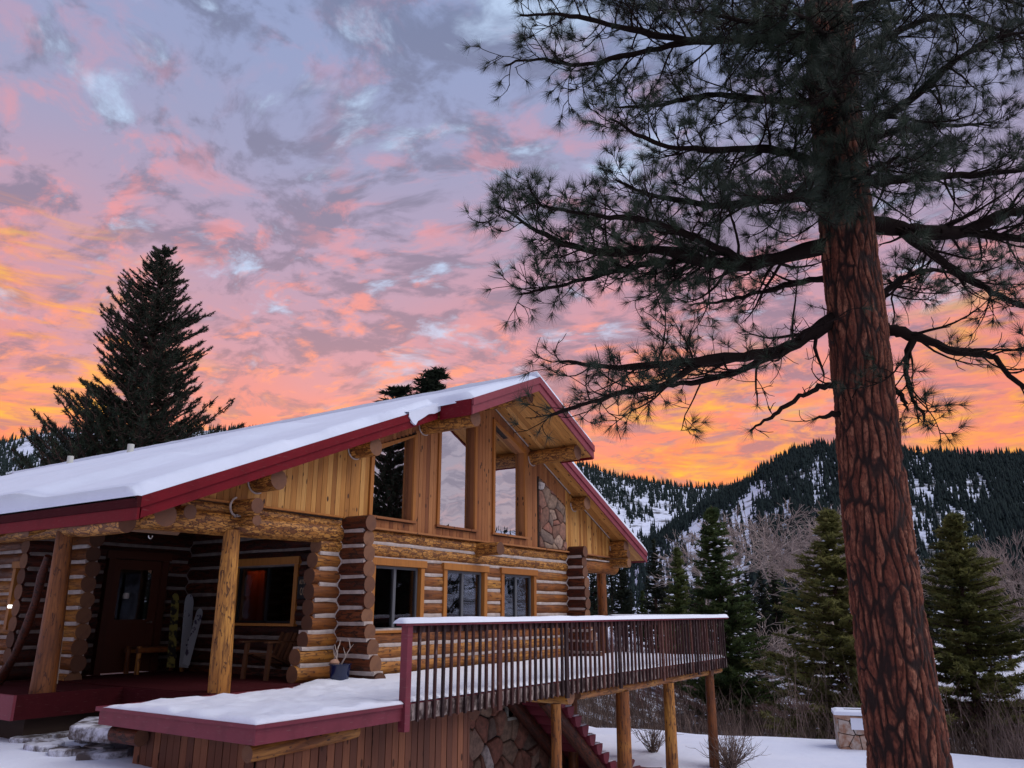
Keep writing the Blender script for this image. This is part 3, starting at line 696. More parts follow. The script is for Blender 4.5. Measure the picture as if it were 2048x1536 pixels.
# window beside the office sign
m_ = MB(); xo = XC-.155; y0, y1, z0, z1 = 11.52, 13.42, 1.44, 2.5
m_.box(xo, XC+.14, y0, y0+.10, z0, z1).box(xo, XC+.14, y1-.10, y1, z0, z1).box(xo-.02, XC+.14, y0-.04, y1+.04, z1+.003, z1+.14).box(xo-.03, XC+.14, y0-.03, y1+.03, z0-.05, z0-.003)
win = m_.build('window', 'trim', cabin, recenter=True); win['label'] = 'porch window glowing orange inside'
f = MB(); A0, B0 = y0+.103, y1-.103
for (p, q, r, s) in ((A0, A0+.04, z0, z1), (B0-.04, B0, z0, z1), (12.42, 12.48, z0, z1), (A0, B0, z0, z0+.04), (A0, B0, z1-.04, z1)): f.box(XC-.05+.001*(r != z0), XC, p, q, r, s)
f.build('frame', 'black', win); MB().box(XC-.03, XC-.022, A0+.02, B0-.02, z0+.02, z1-.02).build('pane', 'glass', win)
# far left window
y0, y1, z0, z1 = 15.62, 16.62, 1.32, 2.45
xo = XL-.155
m_ = MB().box(xo, XL+.14, y0, y0+.11, z0, z1).box(xo, XL+.14, y1-.11, y1, z0, z1).box(xo-.02, XL+.14, y0-.03, y1+.03, z1+.003, z1+.13)
win = m_.build('window', 'trim', cabin, recenter=True); win['label'] = 'narrow dark window left of the porch post'
MB().box(XL-.05, XL, y0+.113, y0+.15, z0, z1).box(XL-.05, XL, y1-.15, y1-.113, z0, z1).build('frame', 'black', win)
MB().box(XL-.03, XL-.022, y0+.15, y1-.15, z0, z1).build('pane', 'glass', win)
# rooms behind the glass
bx('interior_wall', 'interior_dark', cabin, XC+.3, 18.3, YF+3.4, YF+3.5, DK, 2.9); bx('interior_floor', 'interior_wood', cabin, XC+.2, 18.3, YF+.2, YF+3.4, DK-.1, DK)
bx('interior_ceiling', 'interior_dark', cabin, XC+.16, 18.4, YF+.16, YF+3.5, 2.9, 2.98)
MB().prism([(XC+.3, YF+4.5, 3.0), (18.3, YF+4.5, 3.0), (18.3, YF+4.5, zs(18.3)-.05), (XM, YF+4.5, ZS-.05), (XC+.3, YF+4.5, zs(XC+.3)-.05)], (0, .1, 0)).build('interior_wall', 'interior_wood', cabin, recenter=True)
bx('interior_wall', 'interior_dark', cabin, XC+.3, XC+.4, YF+.3, YF+4.5, 2.99, 4.6)
bx('interior_wall', 'interior_orange', cabin, XC+.6, XC+.65, 13.35, 13.93, DK, 2.46); bx('interior_wall', 'interior_dark', cabin, XL+.8, XL+.9, 15.2, 20, DK, 3)
# stone chimney breast inside, seen through the window right of the peak
def voronoi(w_, h_, size, jit=.42, seed=1, stretch=1.):
    rg = random.Random(seed); nx = max(2, round(w_/size)); ny = max(2, round(h_/(size*stretch))); pts = []
    for i in range(-1, nx+1):
        for j in range(-1, ny+1):
            pts.append(((i+.5+rg.uniform(-jit, jit)+(.5 if j % 2 else 0)*.7)*w_/nx, (j+.5+rg.uniform(-jit, jit))*h_/ny))
    cells = []
    for i, p in enumerate(pts):
        poly = [(0, 0), (w_, 0), (w_, h_), (0, h_)]
        for j, q in enumerate(pts):
            if i == j or (p[0]-q[0])**2+(p[1]-q[1])**2 > (size*3.2*max(1, stretch))**2: continue
            mx, my = (p[0]+q[0])/2, (p[1]+q[1])/2; nx_, ny_ = q[0]-p[0], q[1]-p[1]; out = []
            for k in range(len(poly)):
                a, b = poly[k], poly[(k+1) % len(poly)]
                da = (a[0]-mx)*nx_+(a[1]-my)*ny_; db = (b[0]-mx)*nx_+(b[1]-my)*ny_
                if da <= 0: out.append(a)
                if da*db < 0: t = da/(da-db); out.append((a[0]+(b[0]-a[0])*t, a[1]+(b[1]-a[1])*t))
            poly = out
            if len(poly) < 3: break
        if len(poly) >= 3: cells.append(poly)
    return cells
def stone_from(poly, gap, thick, place, parent, name='stone', m='stone', rg=random):
    cx = sum(p[0] for p in poly)/len(poly); cy = sum(p[1] for p in poly)/len(poly)
    area = abs(sum(poly[i][0]*poly[(i+1) % len(poly)][1]-poly[(i+1) % len(poly)][0]*poly[i][1] for i in range(len(poly))))/2
    if area < .004: return
    rad = math.sqrt(area/math.pi)
    P = []
    n = len(poly)
    for i in range(n):       # soften each corner
        a, b, c = poly[i-1], poly[i], poly[(i+1) % n]
        k1, k2 = rg.uniform(.03, .16), rg.uniform(.03, .16); P.append((b[0]*(1-k1)+a[0]*k1, b[1]*(1-k1)+a[1]*k1)); P.append((b[0]*(1-k2)+c[0]*k2, b[1]*(1-k2)+c[1]*k2))
    s = max(.5, 1-gap/rad); P = [(cx+(p[0]-cx)*s, cy+(p[1]-cy)*s) for p in P]
    Q = [(cx+(p[0]-cx)*.88, cy+(p[1]-cy)*.88) for p in P]
    n = len(P); th = thick*rg.uniform(.6, 1.25); V = [place(*p, 0) for p in P]+[place(*p, th*.6) for p in P]+[place(*p, th*rg.uniform(.9, 1.1)) for p in Q]+[place(cx, cy, th*1.15)]
    F = []
    for i in range(n):
        j = (i+1) % n; F += [(i, j, n+j, n+i), (n+i, n+j, 2*n+j, 2*n+i), (2*n+i, 2*n+j, 3*n)]
    MB().add(V, F).build(name, m, parent, recenter=True, smooth=True)
MB().prism([(STN[0]-.02, YS-.005, 3.19), (STN[1]+.02, YS-.005, 3.19), (STN[1]+.02, YS-.005, zs(STN[1])-.51), (STN[0]-.02, YS-.005, zs(STN[0])-.51)], (0, .034, 0)).build('stone_backing', 'mortar', cabin, recenter=True)
for poly in voronoi(STN[1]-STN[0], 1.95, .34, seed=6, stretch=1.0, jit=.75):
    # the panel's top is raked with the roof
    lim = lambda u: zs(STN[0]+u)-.52-3.19
    pp = [(u, min(v, lim(u))) for u, v in poly]
    if min(v-lim(u) for u, v in poly) > -.03: continue
    stone_from(pp, .013, .055, lambda u, v, t: (STN[0]+u, YS-.004-t, 3.19+v), cabin)
bx('stone_backing', 'mortar', cabin, 15.7, 17.6, YF+2.2, YF+2.3, 3.0, 5.6)
for poly in voronoi(1.7, 2.2, .33, seed=9): stone_from(poly, .02, .05, lambda u, v, t: (15.8+u, YF+2.19-t, 3.1+v), cabin)
# basement stone under the deck
bx('stone_backing', 'mortar', cabin, 10.1, 18.6, YF-.10, YF-.02, -2.3, .38)
bw = (15.55, 16.5, -.62, .18)
for poly in voronoi(6.3, 2.55, .40, seed=3, stretch=1.0, jit=.7):
    cx = sum(p[0] for p in poly)/len(poly)+12.2; cy = sum(p[1] for p in poly)/len(poly)-2.2
    if bw[0]-.1 < cx < bw[1]+.1 and bw[2]-.1 < cy < bw[3]+.3: continue
    stone_from(poly, .017, .09, lambda u, v, t: (12.2+u, YF-.10-t, -2.2+v), cabin)
win = MB().box(bw[0], bw[1], YF-.2, YF-.101, bw[2]-.06, bw[2]).box(bw[0], bw[0]+.05, YF-.17, YF-.101, bw[2]+.003, bw[3]).build('window', 'pipe_plastic', cabin, recenter=True); win['label'] = 'small basement window under the deck'
MB().box(bw[0]+.05, bw[1], YF-.13, YF-.12, bw[2]+.003, bw[3]).build('pane', 'glass', win)

# left porch: beams, stub logs, posts, floor
log((6.1, YF-.14, 2.93), (XC-.12, YF, 3.0), .175, 'log_mottled', name='porch_beam'); log((6.95, YF, 3.185), (XC-.1, YF, 3.17), .125, 'log_mottled', name='porch_beam')
chink(7.0, XC-.15, YF-.01, YF-.01, 3.075, wdt=.11, hgt=.07)
log((6.4, 9.95, 2.93), (6.4, 21, 2.93), .17, 'log_mottled', name='porch_beam')
for p, yy, r, zz in (((515, 1010), 9.95, .12, None), ((515, 1040), 9.98, .085, None), ((381, 1023), 10.0, .105, None)):
    q = at(*p, y=yy); log((q[0], yy, q[2]), (q[0], yy+1.3, q[2]), r, 'log_mottled', name='log')
    mb = MB(); mb.tube([(q[0]+math.cos(a)*(r+.03)-.02, YF-.21, q[2]+math.sin(a)*(r+.03)) for a in np.linspace(math.radians(110), math.radians(290), 10)], .017, 5).build('collar_chinking', 'chinking', cabin, smooth=True)
for p, r in (((250, 1046), .13), ((330, 1018), .12)):
    q = at(*p, y=10.3); log((q[0], 10.25, q[2]), (q[0], 11.4, q[2]), r, 'log_mottled')
for yy in (11.6, 12.9, 14.2, 15.5, 16.8, 18.1):
    log((5.98, yy, zs(6.1)-.1), (8.8, yy, zs(8.8)-.1), .09, 'log_mottled', name='rafter')
    MB().tube([(6.33, yy-.08+t*.16, 2.93+.12+t*.1) for t in (0, .5, 1)], .016, 5).build('collar_chinking', 'chinking', cabin, smooth=True)
q = at(85, 1384, z=DK); log((q[0], q[1], DK-.03), (q[0]-.02, q[1]+.05, 2.84), .165, 'log_peeled', name='porch_post', r2=.125, wob=.12)
q2 = at(437, 1384, z=DK); log((q2[0], q2[1], DK-.03), (q2[0]+.02, q2[1]+.06, 2.86), .165, 'log_peeled', name='porch_post', r2=.12, wob=.09)
log((6.3, 17.6, DK), (6.35, 17.6, 2.84), .14, name='porch_post')
mb = MB(); brace = [at(px, py, x=xx) for px, py, xx in ((96, 1112, 6.5), (84, 1150, 6.55), (72, 1200, 6.6), (55, 1250, 6.65), (30, 1310, 6.65), (-15, 1385, 6.65))]
mb.tube(brace, [.05, .07, .06, .075, .06, .085], 10).build('brace', 'log_dark', cabin, smooth=True)
# floors
fl = MB(); fl.prism([(7.55, 10.15, DK-.02), (10.3, 10.15, DK-.02), (10.3, 14.9, DK-.02), (7.55, 14.9, DK-.02)], (0, 0, -.09)); fl.prism([(5.95, 12.3, DK-.02), (7.548, 12.3, DK-.02), (7.548, 21, DK-.02), (5.95, 21, DK-.02)], (0, 0, -.09))
fl.build('porch_floor', 'porch_red', cabin)
bx('floor_fascia', 'deck_red', cabin, 5.905, 5.945, 12.262, 21, DK-.33, DK); bx('floor_fascia', 'porch_red', cabin, 5.95, 7.51, 12.262, 12.297, DK-.33, DK)
bx('floor_fascia', 'porch_red', cabin, 7.512, 7.548, 10.2, 12.297, DK-.28, DK-.005)
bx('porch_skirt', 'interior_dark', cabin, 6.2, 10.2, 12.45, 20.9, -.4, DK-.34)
for i in range(26): bx('floor_board', 'porch_red', cabin, 7.57, 10.19, 10.2+i*.18, 10.2+i*.18+.172, DK-.018, DK)
# right porch
log((XR+.1, YF, 2.85), (21.35, YF-.05, 2.86), .185, 'log_peeled', name='porch_beam'); log((XR+.2, YF-.02, 3.10), (20.9, YF-.02, 3.10), .06, 'log_mottled', name='porch_beam')
log((21.0, 9.88, 3.24), (21.0, 12, 3.24), .12, 'log_mottled'); log((21.0, 9.86, 2.99), (21.0, 12, 2.99), .13, 'log_mottled')
chink(XR+.3, 20.85, YF-.1, YF-.1, 3.17, wdt=.04, hgt=.04); chink(XR+.3, 20.85, YF-.12, YF-.12, 3.035, wdt=.05, hgt=.04)
log((20.65, YF, DK), (20.62, YF, 2.7), .13, 'log_peeled', name='porch_post')
q = at(1004, 1097, y=YF-.75); log((q[0], YF-.72, q[2]), (q[0], YF+.4, q[2]), .15, 'log_mottled')      # floor beam end under the middle window
# entrance door
dr = MB().box(8.47, 8.60, YD-.17, YD+.1, DK, 2.63).box(9.60, 9.73, YD-.17, YD+.1, DK, 2.63).box(8.42, 9.78, YD-.18, YD+.1, 2.633, 2.78).build('door', 'door_wood', cabin, recenter=True)
lf = MB().box(8.603, 8.76, YD-.1, YD-.05, DK+.02, 2.62).box(9.44, 9.597, YD-.1, YD-.05, DK+.02, 2.62).box(8.76, 9.44, YD-.1, YD-.05, 2.44, 2.62).box(8.76, 9.44, YD-.1, YD-.05, 1.32, 1.50).box(8.76, 9.44, YD-.085, YD-.05, DK+.2, 1.32).box(8.76, 9.44, YD-.1, YD-.05, DK+.02, DK+.2)
lf.build('door_leaf', 'door_wood', dr); MB().box(8.76, 9.44, YD-.08, YD-.07, 1.5, 2.44).build('pane', 'glass', dr)
MB().tube([(9.50, YD-.1, 1.45), (9.50, YD-.17, 1.45)], .018, 8).tube([(9.50, YD-.16, 1.45), (9.40, YD-.165, 1.44)], .011, 6).build('handle', 'steel', dr)
bx('interior_wall', 'interior_dark', cabin, 8.3, 9.9, YD+.8, YD+.85, DK, 2.9)

# things on and by the lodge
sg = empty('office_sign', (XC-.19, 11.08, 2.07)); tag(sg, 'black office sign with pale letters on the log wall by the corner', 'sign')
MB().box(-.02, .02, -.36, .36, -.205, .205).build('board', 'black', sg, tuple(sg.location), bevel=.01)
def text(body, size, loc, rot, parent, m='sign_letter'):
    cu = bpy.data.curves.new('lettering', 'FONT'); cu.body = body; cu.size = size; cu.extrude = .003; cu.align_x = 'LEFT'; cu.space_character = 1.12
    to = bpy.data.objects.new('tmp', cu); sc.collection.objects.link(to)
    me = bpy.data.meshes.new_from_object(to.evaluated_get(bpy.context.evaluated_depsgraph_get())); bpy.data.objects.remove(to)
    me.materials.clear(); me.materials.append(M(m))
    o = bpy.data.objects.new('lettering', me); o.location = loc; o.rotation_euler = rot; o.scale = (.56, 1.12, 1); return link(o, parent)
text('ALYR RA', .105, (XC-.216, 11.08+.30, 2.13), (math.pi/2, 0, -math.pi/2), sg); text('OFFICE', .165, (XC-.216, 11.08+.27, 1.94), (math.pi/2, 0, -math.pi/2), sg)

# ------------------------------------------------------------------ the deck
deck = empty('deck', (13, 8.5, DK)); tag(deck, 'long raised wooden deck with red edge boards and dark baluster railing', 'deck')
X0, X1, Y0 = 5.84, 20.6, 7.05
bx('deck_floor', 'deck_red', deck, X0+.04, X1-.04, Y0+.04, 10.14, DK-.06, DK-.01)
bx('edge_board', 'deck_red', deck, X0, X0+.038, Y0+.04, 9.97, DK-.20, DK-.045); bx('edge_trim', 'deck_red', deck, X0-.03, X0+.09, Y0-.03, 9.99, DK-.04, DK)
bx('edge_board', 'deck_red', deck, X0, 8.2, Y0, Y0+.038, DK-.20, DK-.045); bx('edge_trim', 'deck_red', deck, X0+.093, 8.1, Y0-.03, Y0+.09, DK-.041, DK)
bx('edge_board', 'deck_red', deck, X0+.04, 7.5, 9.93, 9.968, DK-.20, DK-.045)
bx('rim_board', 'rim_weathered', deck, 8.27, X1, Y0+.02, Y0+.06, DK-.22, DK-.02)
bx('rim_board', 'baluster', deck, X1-.0, X1+.04, Y0+.06, 10.3, DK-.22, DK-.02)
log((13.1, Y0+.22, DK-.30), (X1+.0, Y0+.22, DK-.30), .085, 'log_peeled', deck, 'rim_beam')
# railing
RH = 1.50
bx('railing_post', 'deck_red', deck, 8.12, 8.22, Y0-.05, Y0+.06, DK-.33, RH-.03)
bx('rail_cap', 'deck_red', deck, 8.05, X1+.08, Y0-.07, Y0+.09, RH-.028, RH); bx('top_rail', 'baluster', deck, 8.225, X1, Y0+.012, Y0+.05, RH-.12, RH-.032)
bx('rail_cap', 'deck_red', deck, X1-.06, X1+.08, Y0+.092, 10.3, RH-.028, RH); bx('top_rail', 'baluster', deck, X1-.0, X1+.03, Y0+.06, 10.3, RH-.12, RH-.032)
bmesh_ = {}
def baluster(x, y, w_=.04, d_=.036, lo=DK-.24, side=0):
    k = (w_, random.randint(0, 3))
    if k not in bmesh_:
        mb = MB(); h = RH-.035-lo; j = [random.uniform(-.006, .006) for _ in range(4)]
        mb.add([(-w_/2, -d_/2, 0), (w_/2, -d_/2, 0), (w_/2, d_/2, 0), (-w_/2, d_/2, 0), (-w_/2+j[0], -d_/2, h/2), (w_/2+j[0], -d_/2, h/2), (w_/2+j[0], d_/2, h/2), (-w_/2+j[0], d_/2, h/2), (-w_/2, -d_/2, h), (w_/2, -d_/2, h), (w_/2, d_/2, h), (-w_/2, d_/2, h)],
               [(3, 2, 1, 0), (8, 9, 10, 11)]+[(a*4+i, a*4+(i+1) % 4, a*4+4+(i+1) % 4, a*4+4+i) for a in (0, 1) for i in range(4)])
        me = bpy.data.meshes.new('baluster'); me.from_pydata(mb.v, [], mb.f); me.materials.append(M('baluster')); bmesh_[k] = me
    o = bpy.data.objects.new('baluster', bmesh_[k]); o.location = (x, y, lo); o.rotation_euler = (random.uniform(-.006, .006), random.uniform(-.012, .012), side+random.uniform(-.08, .08)); link(o, deck)
x = 8.42; nb = 0
while x < X1-.02:
    if nb % 12 == 11: baluster(x, Y0-.005, .088, .04, DK-.28)
    else: baluster(x, Y0-.005, random.choice([.036, .042]), .036, DK-.235)
    x += .172+random.uniform(-.008, .008); nb += 1
y = Y0+.16
while y < 10.25: baluster(X1+.062, y, .04, .036, DK-.235, math.pi/2); y += .15
# posts and timbers below
for (px, py, r) in ((1110, 1400, .10), (1245, 1370, .15), (1335, 1352, .14), (1417, 1345, .125)):
    q = at(px, py, y=Y0+.24); gz = float(ground_z(q[0], q[1]))-.3
    log((q[0], q[1], gz), (q[0], q[1], DK-.38), r, 'log_peeled', deck, 'post', r2=r*.88)
for xx in (17.2, 19.9): log((xx, 9.7, gz), (xx, 9.7, DK-.3), .12, 'log_peeled', deck, 'post')
for (px, py, r) in ((1141, 1391, .145), (948, 1420, .15), (1350, 1344, .10), (1425, 1342, .12)):
    q = at(px, py, y=Y0+.1 if px != 948 else 7.5); log((q[0], q[1], q[2]), (q[0], 10.3, q[2]), r, 'log_peeled', deck, 'joist')
q = at(455, 1498, y=Y0+.22); log((6.0, Y0+.3, .20), (7.6, Y0+.3, .255), .09, 'log_peeled', deck, 'joist')
log((6.0, 9.3, .20), (6.0, 9.86, .20), .10, 'log_dark', deck, 'joist')
# skirt boards
def skirt(xa, ya, xb, yb, n):
    for i in range(n):
        t = (i+.5)/n; x_, y_ = xa+(xb-xa)*t, ya+(yb-ya)*t; L = math.hypot(xb-xa, yb-ya)/n
        gz = float(ground_z(x_, y_))-.25; an = math.atan2(yb-ya, xb-xa)
        zt = DK-.21
        MB().box(-L/2+.006, L/2-.006, -.012+random.uniform(-.004, .004), .012, 0, zt-gz).build('skirt_board', 'skirt', deck, (x_, y_, gz), (0, 0, an))
skirt(6.17, 7.40, 10.0, 7.40, 30); skirt(6.15, 9.62, 6.15, 7.42, 17)
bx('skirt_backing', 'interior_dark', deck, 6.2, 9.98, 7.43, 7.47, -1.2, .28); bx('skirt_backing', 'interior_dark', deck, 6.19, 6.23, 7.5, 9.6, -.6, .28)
bx('skirt_backing', 'skirt', deck, 9.98, 10.02, 7.38, 10.3, -1.6, .28)
# log staircase down to the lower lawn
st = empty('log_staircase', (16.6, 9.6, -1)); tag(st, 'steep staircase of red painted half logs going down under the deck', 'staircase')
p0 = np.array([15.50, -.20]); p1 = np.array([17.75, -1.78])
for i in range(9):
    t = (i-1)/7; c = p0+(p1-p0)*t; r = .155; mb = MB(); n = 10; V = []
    for yy in (8.95, 10.25):
        for k in range(n+1):
            a = math.pi+math.pi*k/n; V.append((c[0]+math.cos(a)*r*.95, yy, c[1]+.1+math.sin(a)*r*1.45))
    m_ = n+1; F = [(k, k+1, m_+k+1, m_+k) for k in range(n)]+[(0, m_, 2*m_-1, m_-1), tuple(range(m_-1, -1, -1)), tuple(range(m_, 2*m_))]
    mb.add(V, F); mb.build('step', 'deck_red', st, recenter=True)
    MB().box(c[0]-r*.8, c[0]+r*.8, 9.0, 10.2, c[1]+.103, c[1]+.125).build('step_snow', 'snow', st, recenter=True)
for yy in (9.15, 10.05):
    log((15.0, yy, -.12), (17.9, yy, -2.15), .15, 'log_dark', st, 'stringer')
bx('landing', 'deck_red', st, 17.85, 20.4, 8.3, 10.2, -2.3, -1.93)

# ------------------------------------------------------------------ snow lying on things
def snow_sheet(name, XX, YY, bot, thick, label, m='snow', close=True):
    """XX,YY,bot,thick: 2D arrays; a closed slab of snow on a surface"""
    nu, nv = XX.shape; top = np.stack([XX, YY, bot+thick], -1).reshape(-1, 3); bt = np.stack([XX, YY, bot], -1).reshape(-1, 3)
    F = tri_grid(nu, nv); tv = thick.ravel(); F = F[tv[F].max(1) > .0025]; N = nu*nv; rim = [(i*nv, (i+1)*nv) for i in range(nu-1)]+[((nu-1)*nv+j, (nu-1)*nv+j+1) for j in range(nv-1)]+[((nu-1-i)*nv+nv-1, (nu-2-i)*nv+nv-1) for i in range(nu-1)]+[(nv-1-j, nv-2-j) for j in range(nv-1)]
    side = np.array([(a, a+N, b+N, b) for a, b in rim if tv[a]+tv[b] > .004] or [(0, N, N+1, 1)])
    me = npmesh(name, np.concatenate([top, bt]), np.concatenate([F, side]), True); me.materials.append(M(m))
    o = link(bpy.data.objects.new(name, me)); tag(o, label, 'snow', kind='stuff'); return o
# roof: left slope and right slope, following the stepped front edge
def roof_snow(x0, x1, right=False):
    nu = 150; u = np.linspace(0, 1, nu); xs_ = x0+(x1-x0)*u
    fr = np.where((xs_ > UX0) & (xs_ < UX1), YU, YRt if right else YL)
    # smooth the step a little
    fr = np.array([np.mean(fr[max(0, i-1):i+2]) for i in range(nu)])
    vv = np.concatenate([np.linspace(0, 1.2, 16), np.linspace(1.3, 6, 40), np.linspace(6.3, 24.6, 60)])
    XX = np.repeat(xs_[:, None], len(vv), 1); V_ = np.repeat(vv[None], nu, 0); YY = fr[:, None]-.02+V_
    roof = ZS+TK+.028-np.where(XX < XM, SLL*(XM-XX), SLR*(XX-XM))
    d_e = np.minimum(np.abs(XX-x0 if not right else XX*0+9), 9.); d_e = np.abs(XX-(XE0 if not right else XE1))
    ridge = np.abs(XX-XM)
    t = .08+.085*sstep(.15, 2.0, ridge)+.05*(fbm(XX*.6, YY*.35, 0, 61, 3)-.5)
    if not right:
        t = t+.15*sstep(11.30, 11.0, XX+.22*(fbm(YY*.5, YY*0, 0, 62)-.5))*sstep(12.1, 13.2, YY)-.03*sstep(9.6, 9.2, XX)+.05*sstep(8.6, 8.3, XX+.15*(fbm(YY*.4, 5, 0, 63)-.5))
    edge = np.clip(V_/.12, 0, 1)**.5*np.clip((d_e+.07)/.14, 0, 1)**.5
    rag = fbm(XX*2.4, V_*2, 0, 64, 4)
    back = np.clip(V_-.10*(rag-.3)-(0.18*sstep(8.0, 9.2, XX)*sstep(11.0, 10.4, XX) if not right else 0), 0, .3)/.3
    t = t*edge*np.clip(back*1.5, 0.0, 1)
    roofb = roof-.03*(t < .01)
    if right: t = (.12+.05*fbm(XX*1.5, YY, 0, 66))*np.clip(V_/.03, 0, 1)**.5*np.clip((d_e+.07)/.1, 0, 1)**.5; roofb = roof
    return XX, YY, roofb, np.maximum(t, 0.0)
snow_sheet('roof_snow', *roof_snow(XE0-.06, XM), 'thick smooth snow blanket covering the left slope of the lodge roof', 'snow_roof_shaded')
XX, YY, b_, t_ = roof_snow(XM, XE1+.06, True)
snow_sheet('roof_snow', XX, YY, b_, t_+.02, 'snow strip edging the far right slope of the lodge roof', 'snow_roof_shaded')
# torn flaps of snow hanging over the left rake
mb = MB(); random.seed(31)
edge_px = [(818, 832), (826, 846), (832, 850), (836, 842), (846, 836), (858, 828), (870, 827), (880, 822), (892, 814), (902, 808), (906, 816), (914, 817), (920, 806), (934, 803)]
low = []
for (px, py) in edge_px:
    q = at(px, py, y=YL-.05); low.append((q[0], YL-.05, q[2]))
up = [(p[0], YL-.05, zs(p[0])+TK+.07) for p in low]
V = low+[(p[0], YL+.12, p[2]+.03 if zs(p[0])+TK < p[2] else zs(p[0])+TK+.03) for p in up]+up+[(p[0], YL-.005, p[2]) for p in low]
n = len(low); F = []
for i in range(n-1): F += [(i, i+1, 2*n+i+1, 2*n+i), (2*n+i, 2*n+i+1, n+i+1, n+i), (i, 3*n+i, 3*n+i+1, i+1)]
mb.add(V, F); o = mb.build('snow_overhang', 'snow_roof_shaded', None); tag(o, 'ragged flap of snow hanging over the red edge board near the gable', 'snow')
random.seed(8)
# deck
nu, nv = 420, 90; XX, YY = np.meshgrid(np.linspace(X0-.02, X1-.02, nu), np.linspace(Y0-.02, 10.42, nv), indexing='ij')
t = .035+.04*fbm(XX*1.2, YY*1.2, 0, 71)+.10*(fbm(XX*3.2, YY*3.2, 0, 72, 3)-.5)*sstep(11, 9, XX)
bound = 10.35-(.72*sstep(9.6, 8.4, XX))+.22*sstep(7.6, 6.2, XX)+.10*(fbm(XX*3.5, 0*XX, 0, 73)-.5)
fade = np.clip((bound-YY)/.22, 0, 1)**.6*np.clip((XX-X0+.025)/.05, 0, 1)**.4*np.clip((YY-Y0+.025-.10*sstep(8.1, 8.2, XX))/.05, 0, 1)**.4
fade = fade*sstep(.2, .5, fbm(XX*5, YY*5, 0, 75)+2.5*np.clip((bound-YY)/.5, 0, 1)+.0)
snow_sheet('deck_snow', XX, YY, np.full_like(XX, DK+.001)-.0, t*fade, 'footprinted snow covering the deck floor', 'snow')
# rail cap
nu, nv = 200, 9; XX, s_ = np.meshgrid(np.linspace(8.0, X1+.1, nu), np.linspace(-1, 1, nv), indexing='ij')
YY = Y0+.01+s_*(.098+.012*(fbm(XX*2, XX*0, 0, 81)-.5)); t = (.062+.028*fbm(XX*1.5, XX*0, 0, 82))*(1-np.abs(s_)**3.2)**.5*np.clip(np.minimum(XX-7.98, X1+.11-XX)/.07, 0, 1)**.5
snow_sheet('rail_snow', XX, YY, np.full_like(XX, RH+.001), t, 'long even ridge of snow on the front railing cap', 'snow_soft')
YY, s_ = np.meshgrid(np.linspace(Y0+.13, 10.3, 40), np.linspace(-1, 1, nv), indexing='ij'); XX = X1+.01-s_*.095; t = .075*(1-np.abs(s_)**3)**.5
snow_sheet('rail_snow', XX, YY, np.full_like(XX, RH+.001), t, 'snow on the end railing at the far corner of the deck', 'snow_soft')

# ------------------------------------------------------------------ small things about the entrance
for (px, py, zz) in ((138, 935, .45), (259, 913, .38)):
    q = at(px, py, x=11.5); zr = zs(11.5)+TK
    o = MB().tube([(0, 0, 0), (0, 0, q[2]+.30-zr+.05)], .085, 14).build('vent_pipe', 'pipe_plastic', None, (11.5, q[1], zr-.02), smooth=True)
    tag(o, 'pale vent pipe on the roof, nearest the roof\'s left edge' if px == 138 else 'pale vent pipe on the roof, nearer the gable', 'pipe', 'vent pipes on the roof')
# plant pot
q = at(678, 1366, z=DK); pot = empty('plant_pot', (q[0], q[1], DK)); tag(pot, 'glossy dark blue pot holding bare driftwood beside the log corner', 'pot')
def lathe(prof, n=24):
    mb = MB(); V = []; F = []
    for r, z in prof:
        for k in range(n): V.append((r*math.cos(2*math.pi*k/n), r*math.sin(2*math.pi*k/n), z))
    for i in range(len(prof)-1):
        for k in range(n): F.append((i*n+k, i*n+(k+1) % n, (i+1)*n+(k+1) % n, (i+1)*n+k))
    return mb.add(V, F)
lathe([(.01, .045), (.15, .045), (.175, .28), (.19, .285), (.19, .30), (.165, .30), (.16, .26), (.01, .26)]).build('vessel', 'pot_glaze', pot, tuple(pot.location), smooth=True)
lathe([(.01, 0), (.17, 0), (.19, .04), (.17, .04), (.16, .02), (.01, .02)]).build('saucer', 'pot_saucer', pot, tuple(pot.location), smooth=True)
mb = MB(); b0 = Vector((q[0], q[1], DK+.25))
def twisty(mb, p, d, r, L, k, n=5):
    pts = [p]; rs = [r]
    for i in range(4):
        d = (d+Vector((random.uniform(-.35, .35), random.uniform(-.35, .35), random.uniform(-.1, .3)))).normalized(); p = p+d*L/4; pts.append(p); rs.append(r*(1-.2*(i+1))+.002)
    mb.tube(pts, rs, n)
    if k:
        for pp in (pts[2], pts[3], pts[4]): twisty(mb, pp, (d+Vector((random.uniform(-1, 1), random.uniform(-1, 1), .5))).normalized(), r*.55, L*.5, k-1, 4)
twisty(mb, b0, Vector((-.2, .2, 1)), .020, .30, 1, 6); twisty(mb, b0, Vector((.35, -.35, 1)), .016, .36, 1, 6)
mb.build('driftwood', 'driftwood', pot, smooth=True)
lathe([(.005, .0), (.07, .01), (.085, .05), (.06, .09), (.01, .105)], 12).build('pebble', 'pillar_stone', pot, (q[0]-.08, q[1]+.05, DK+.27), smooth=True)
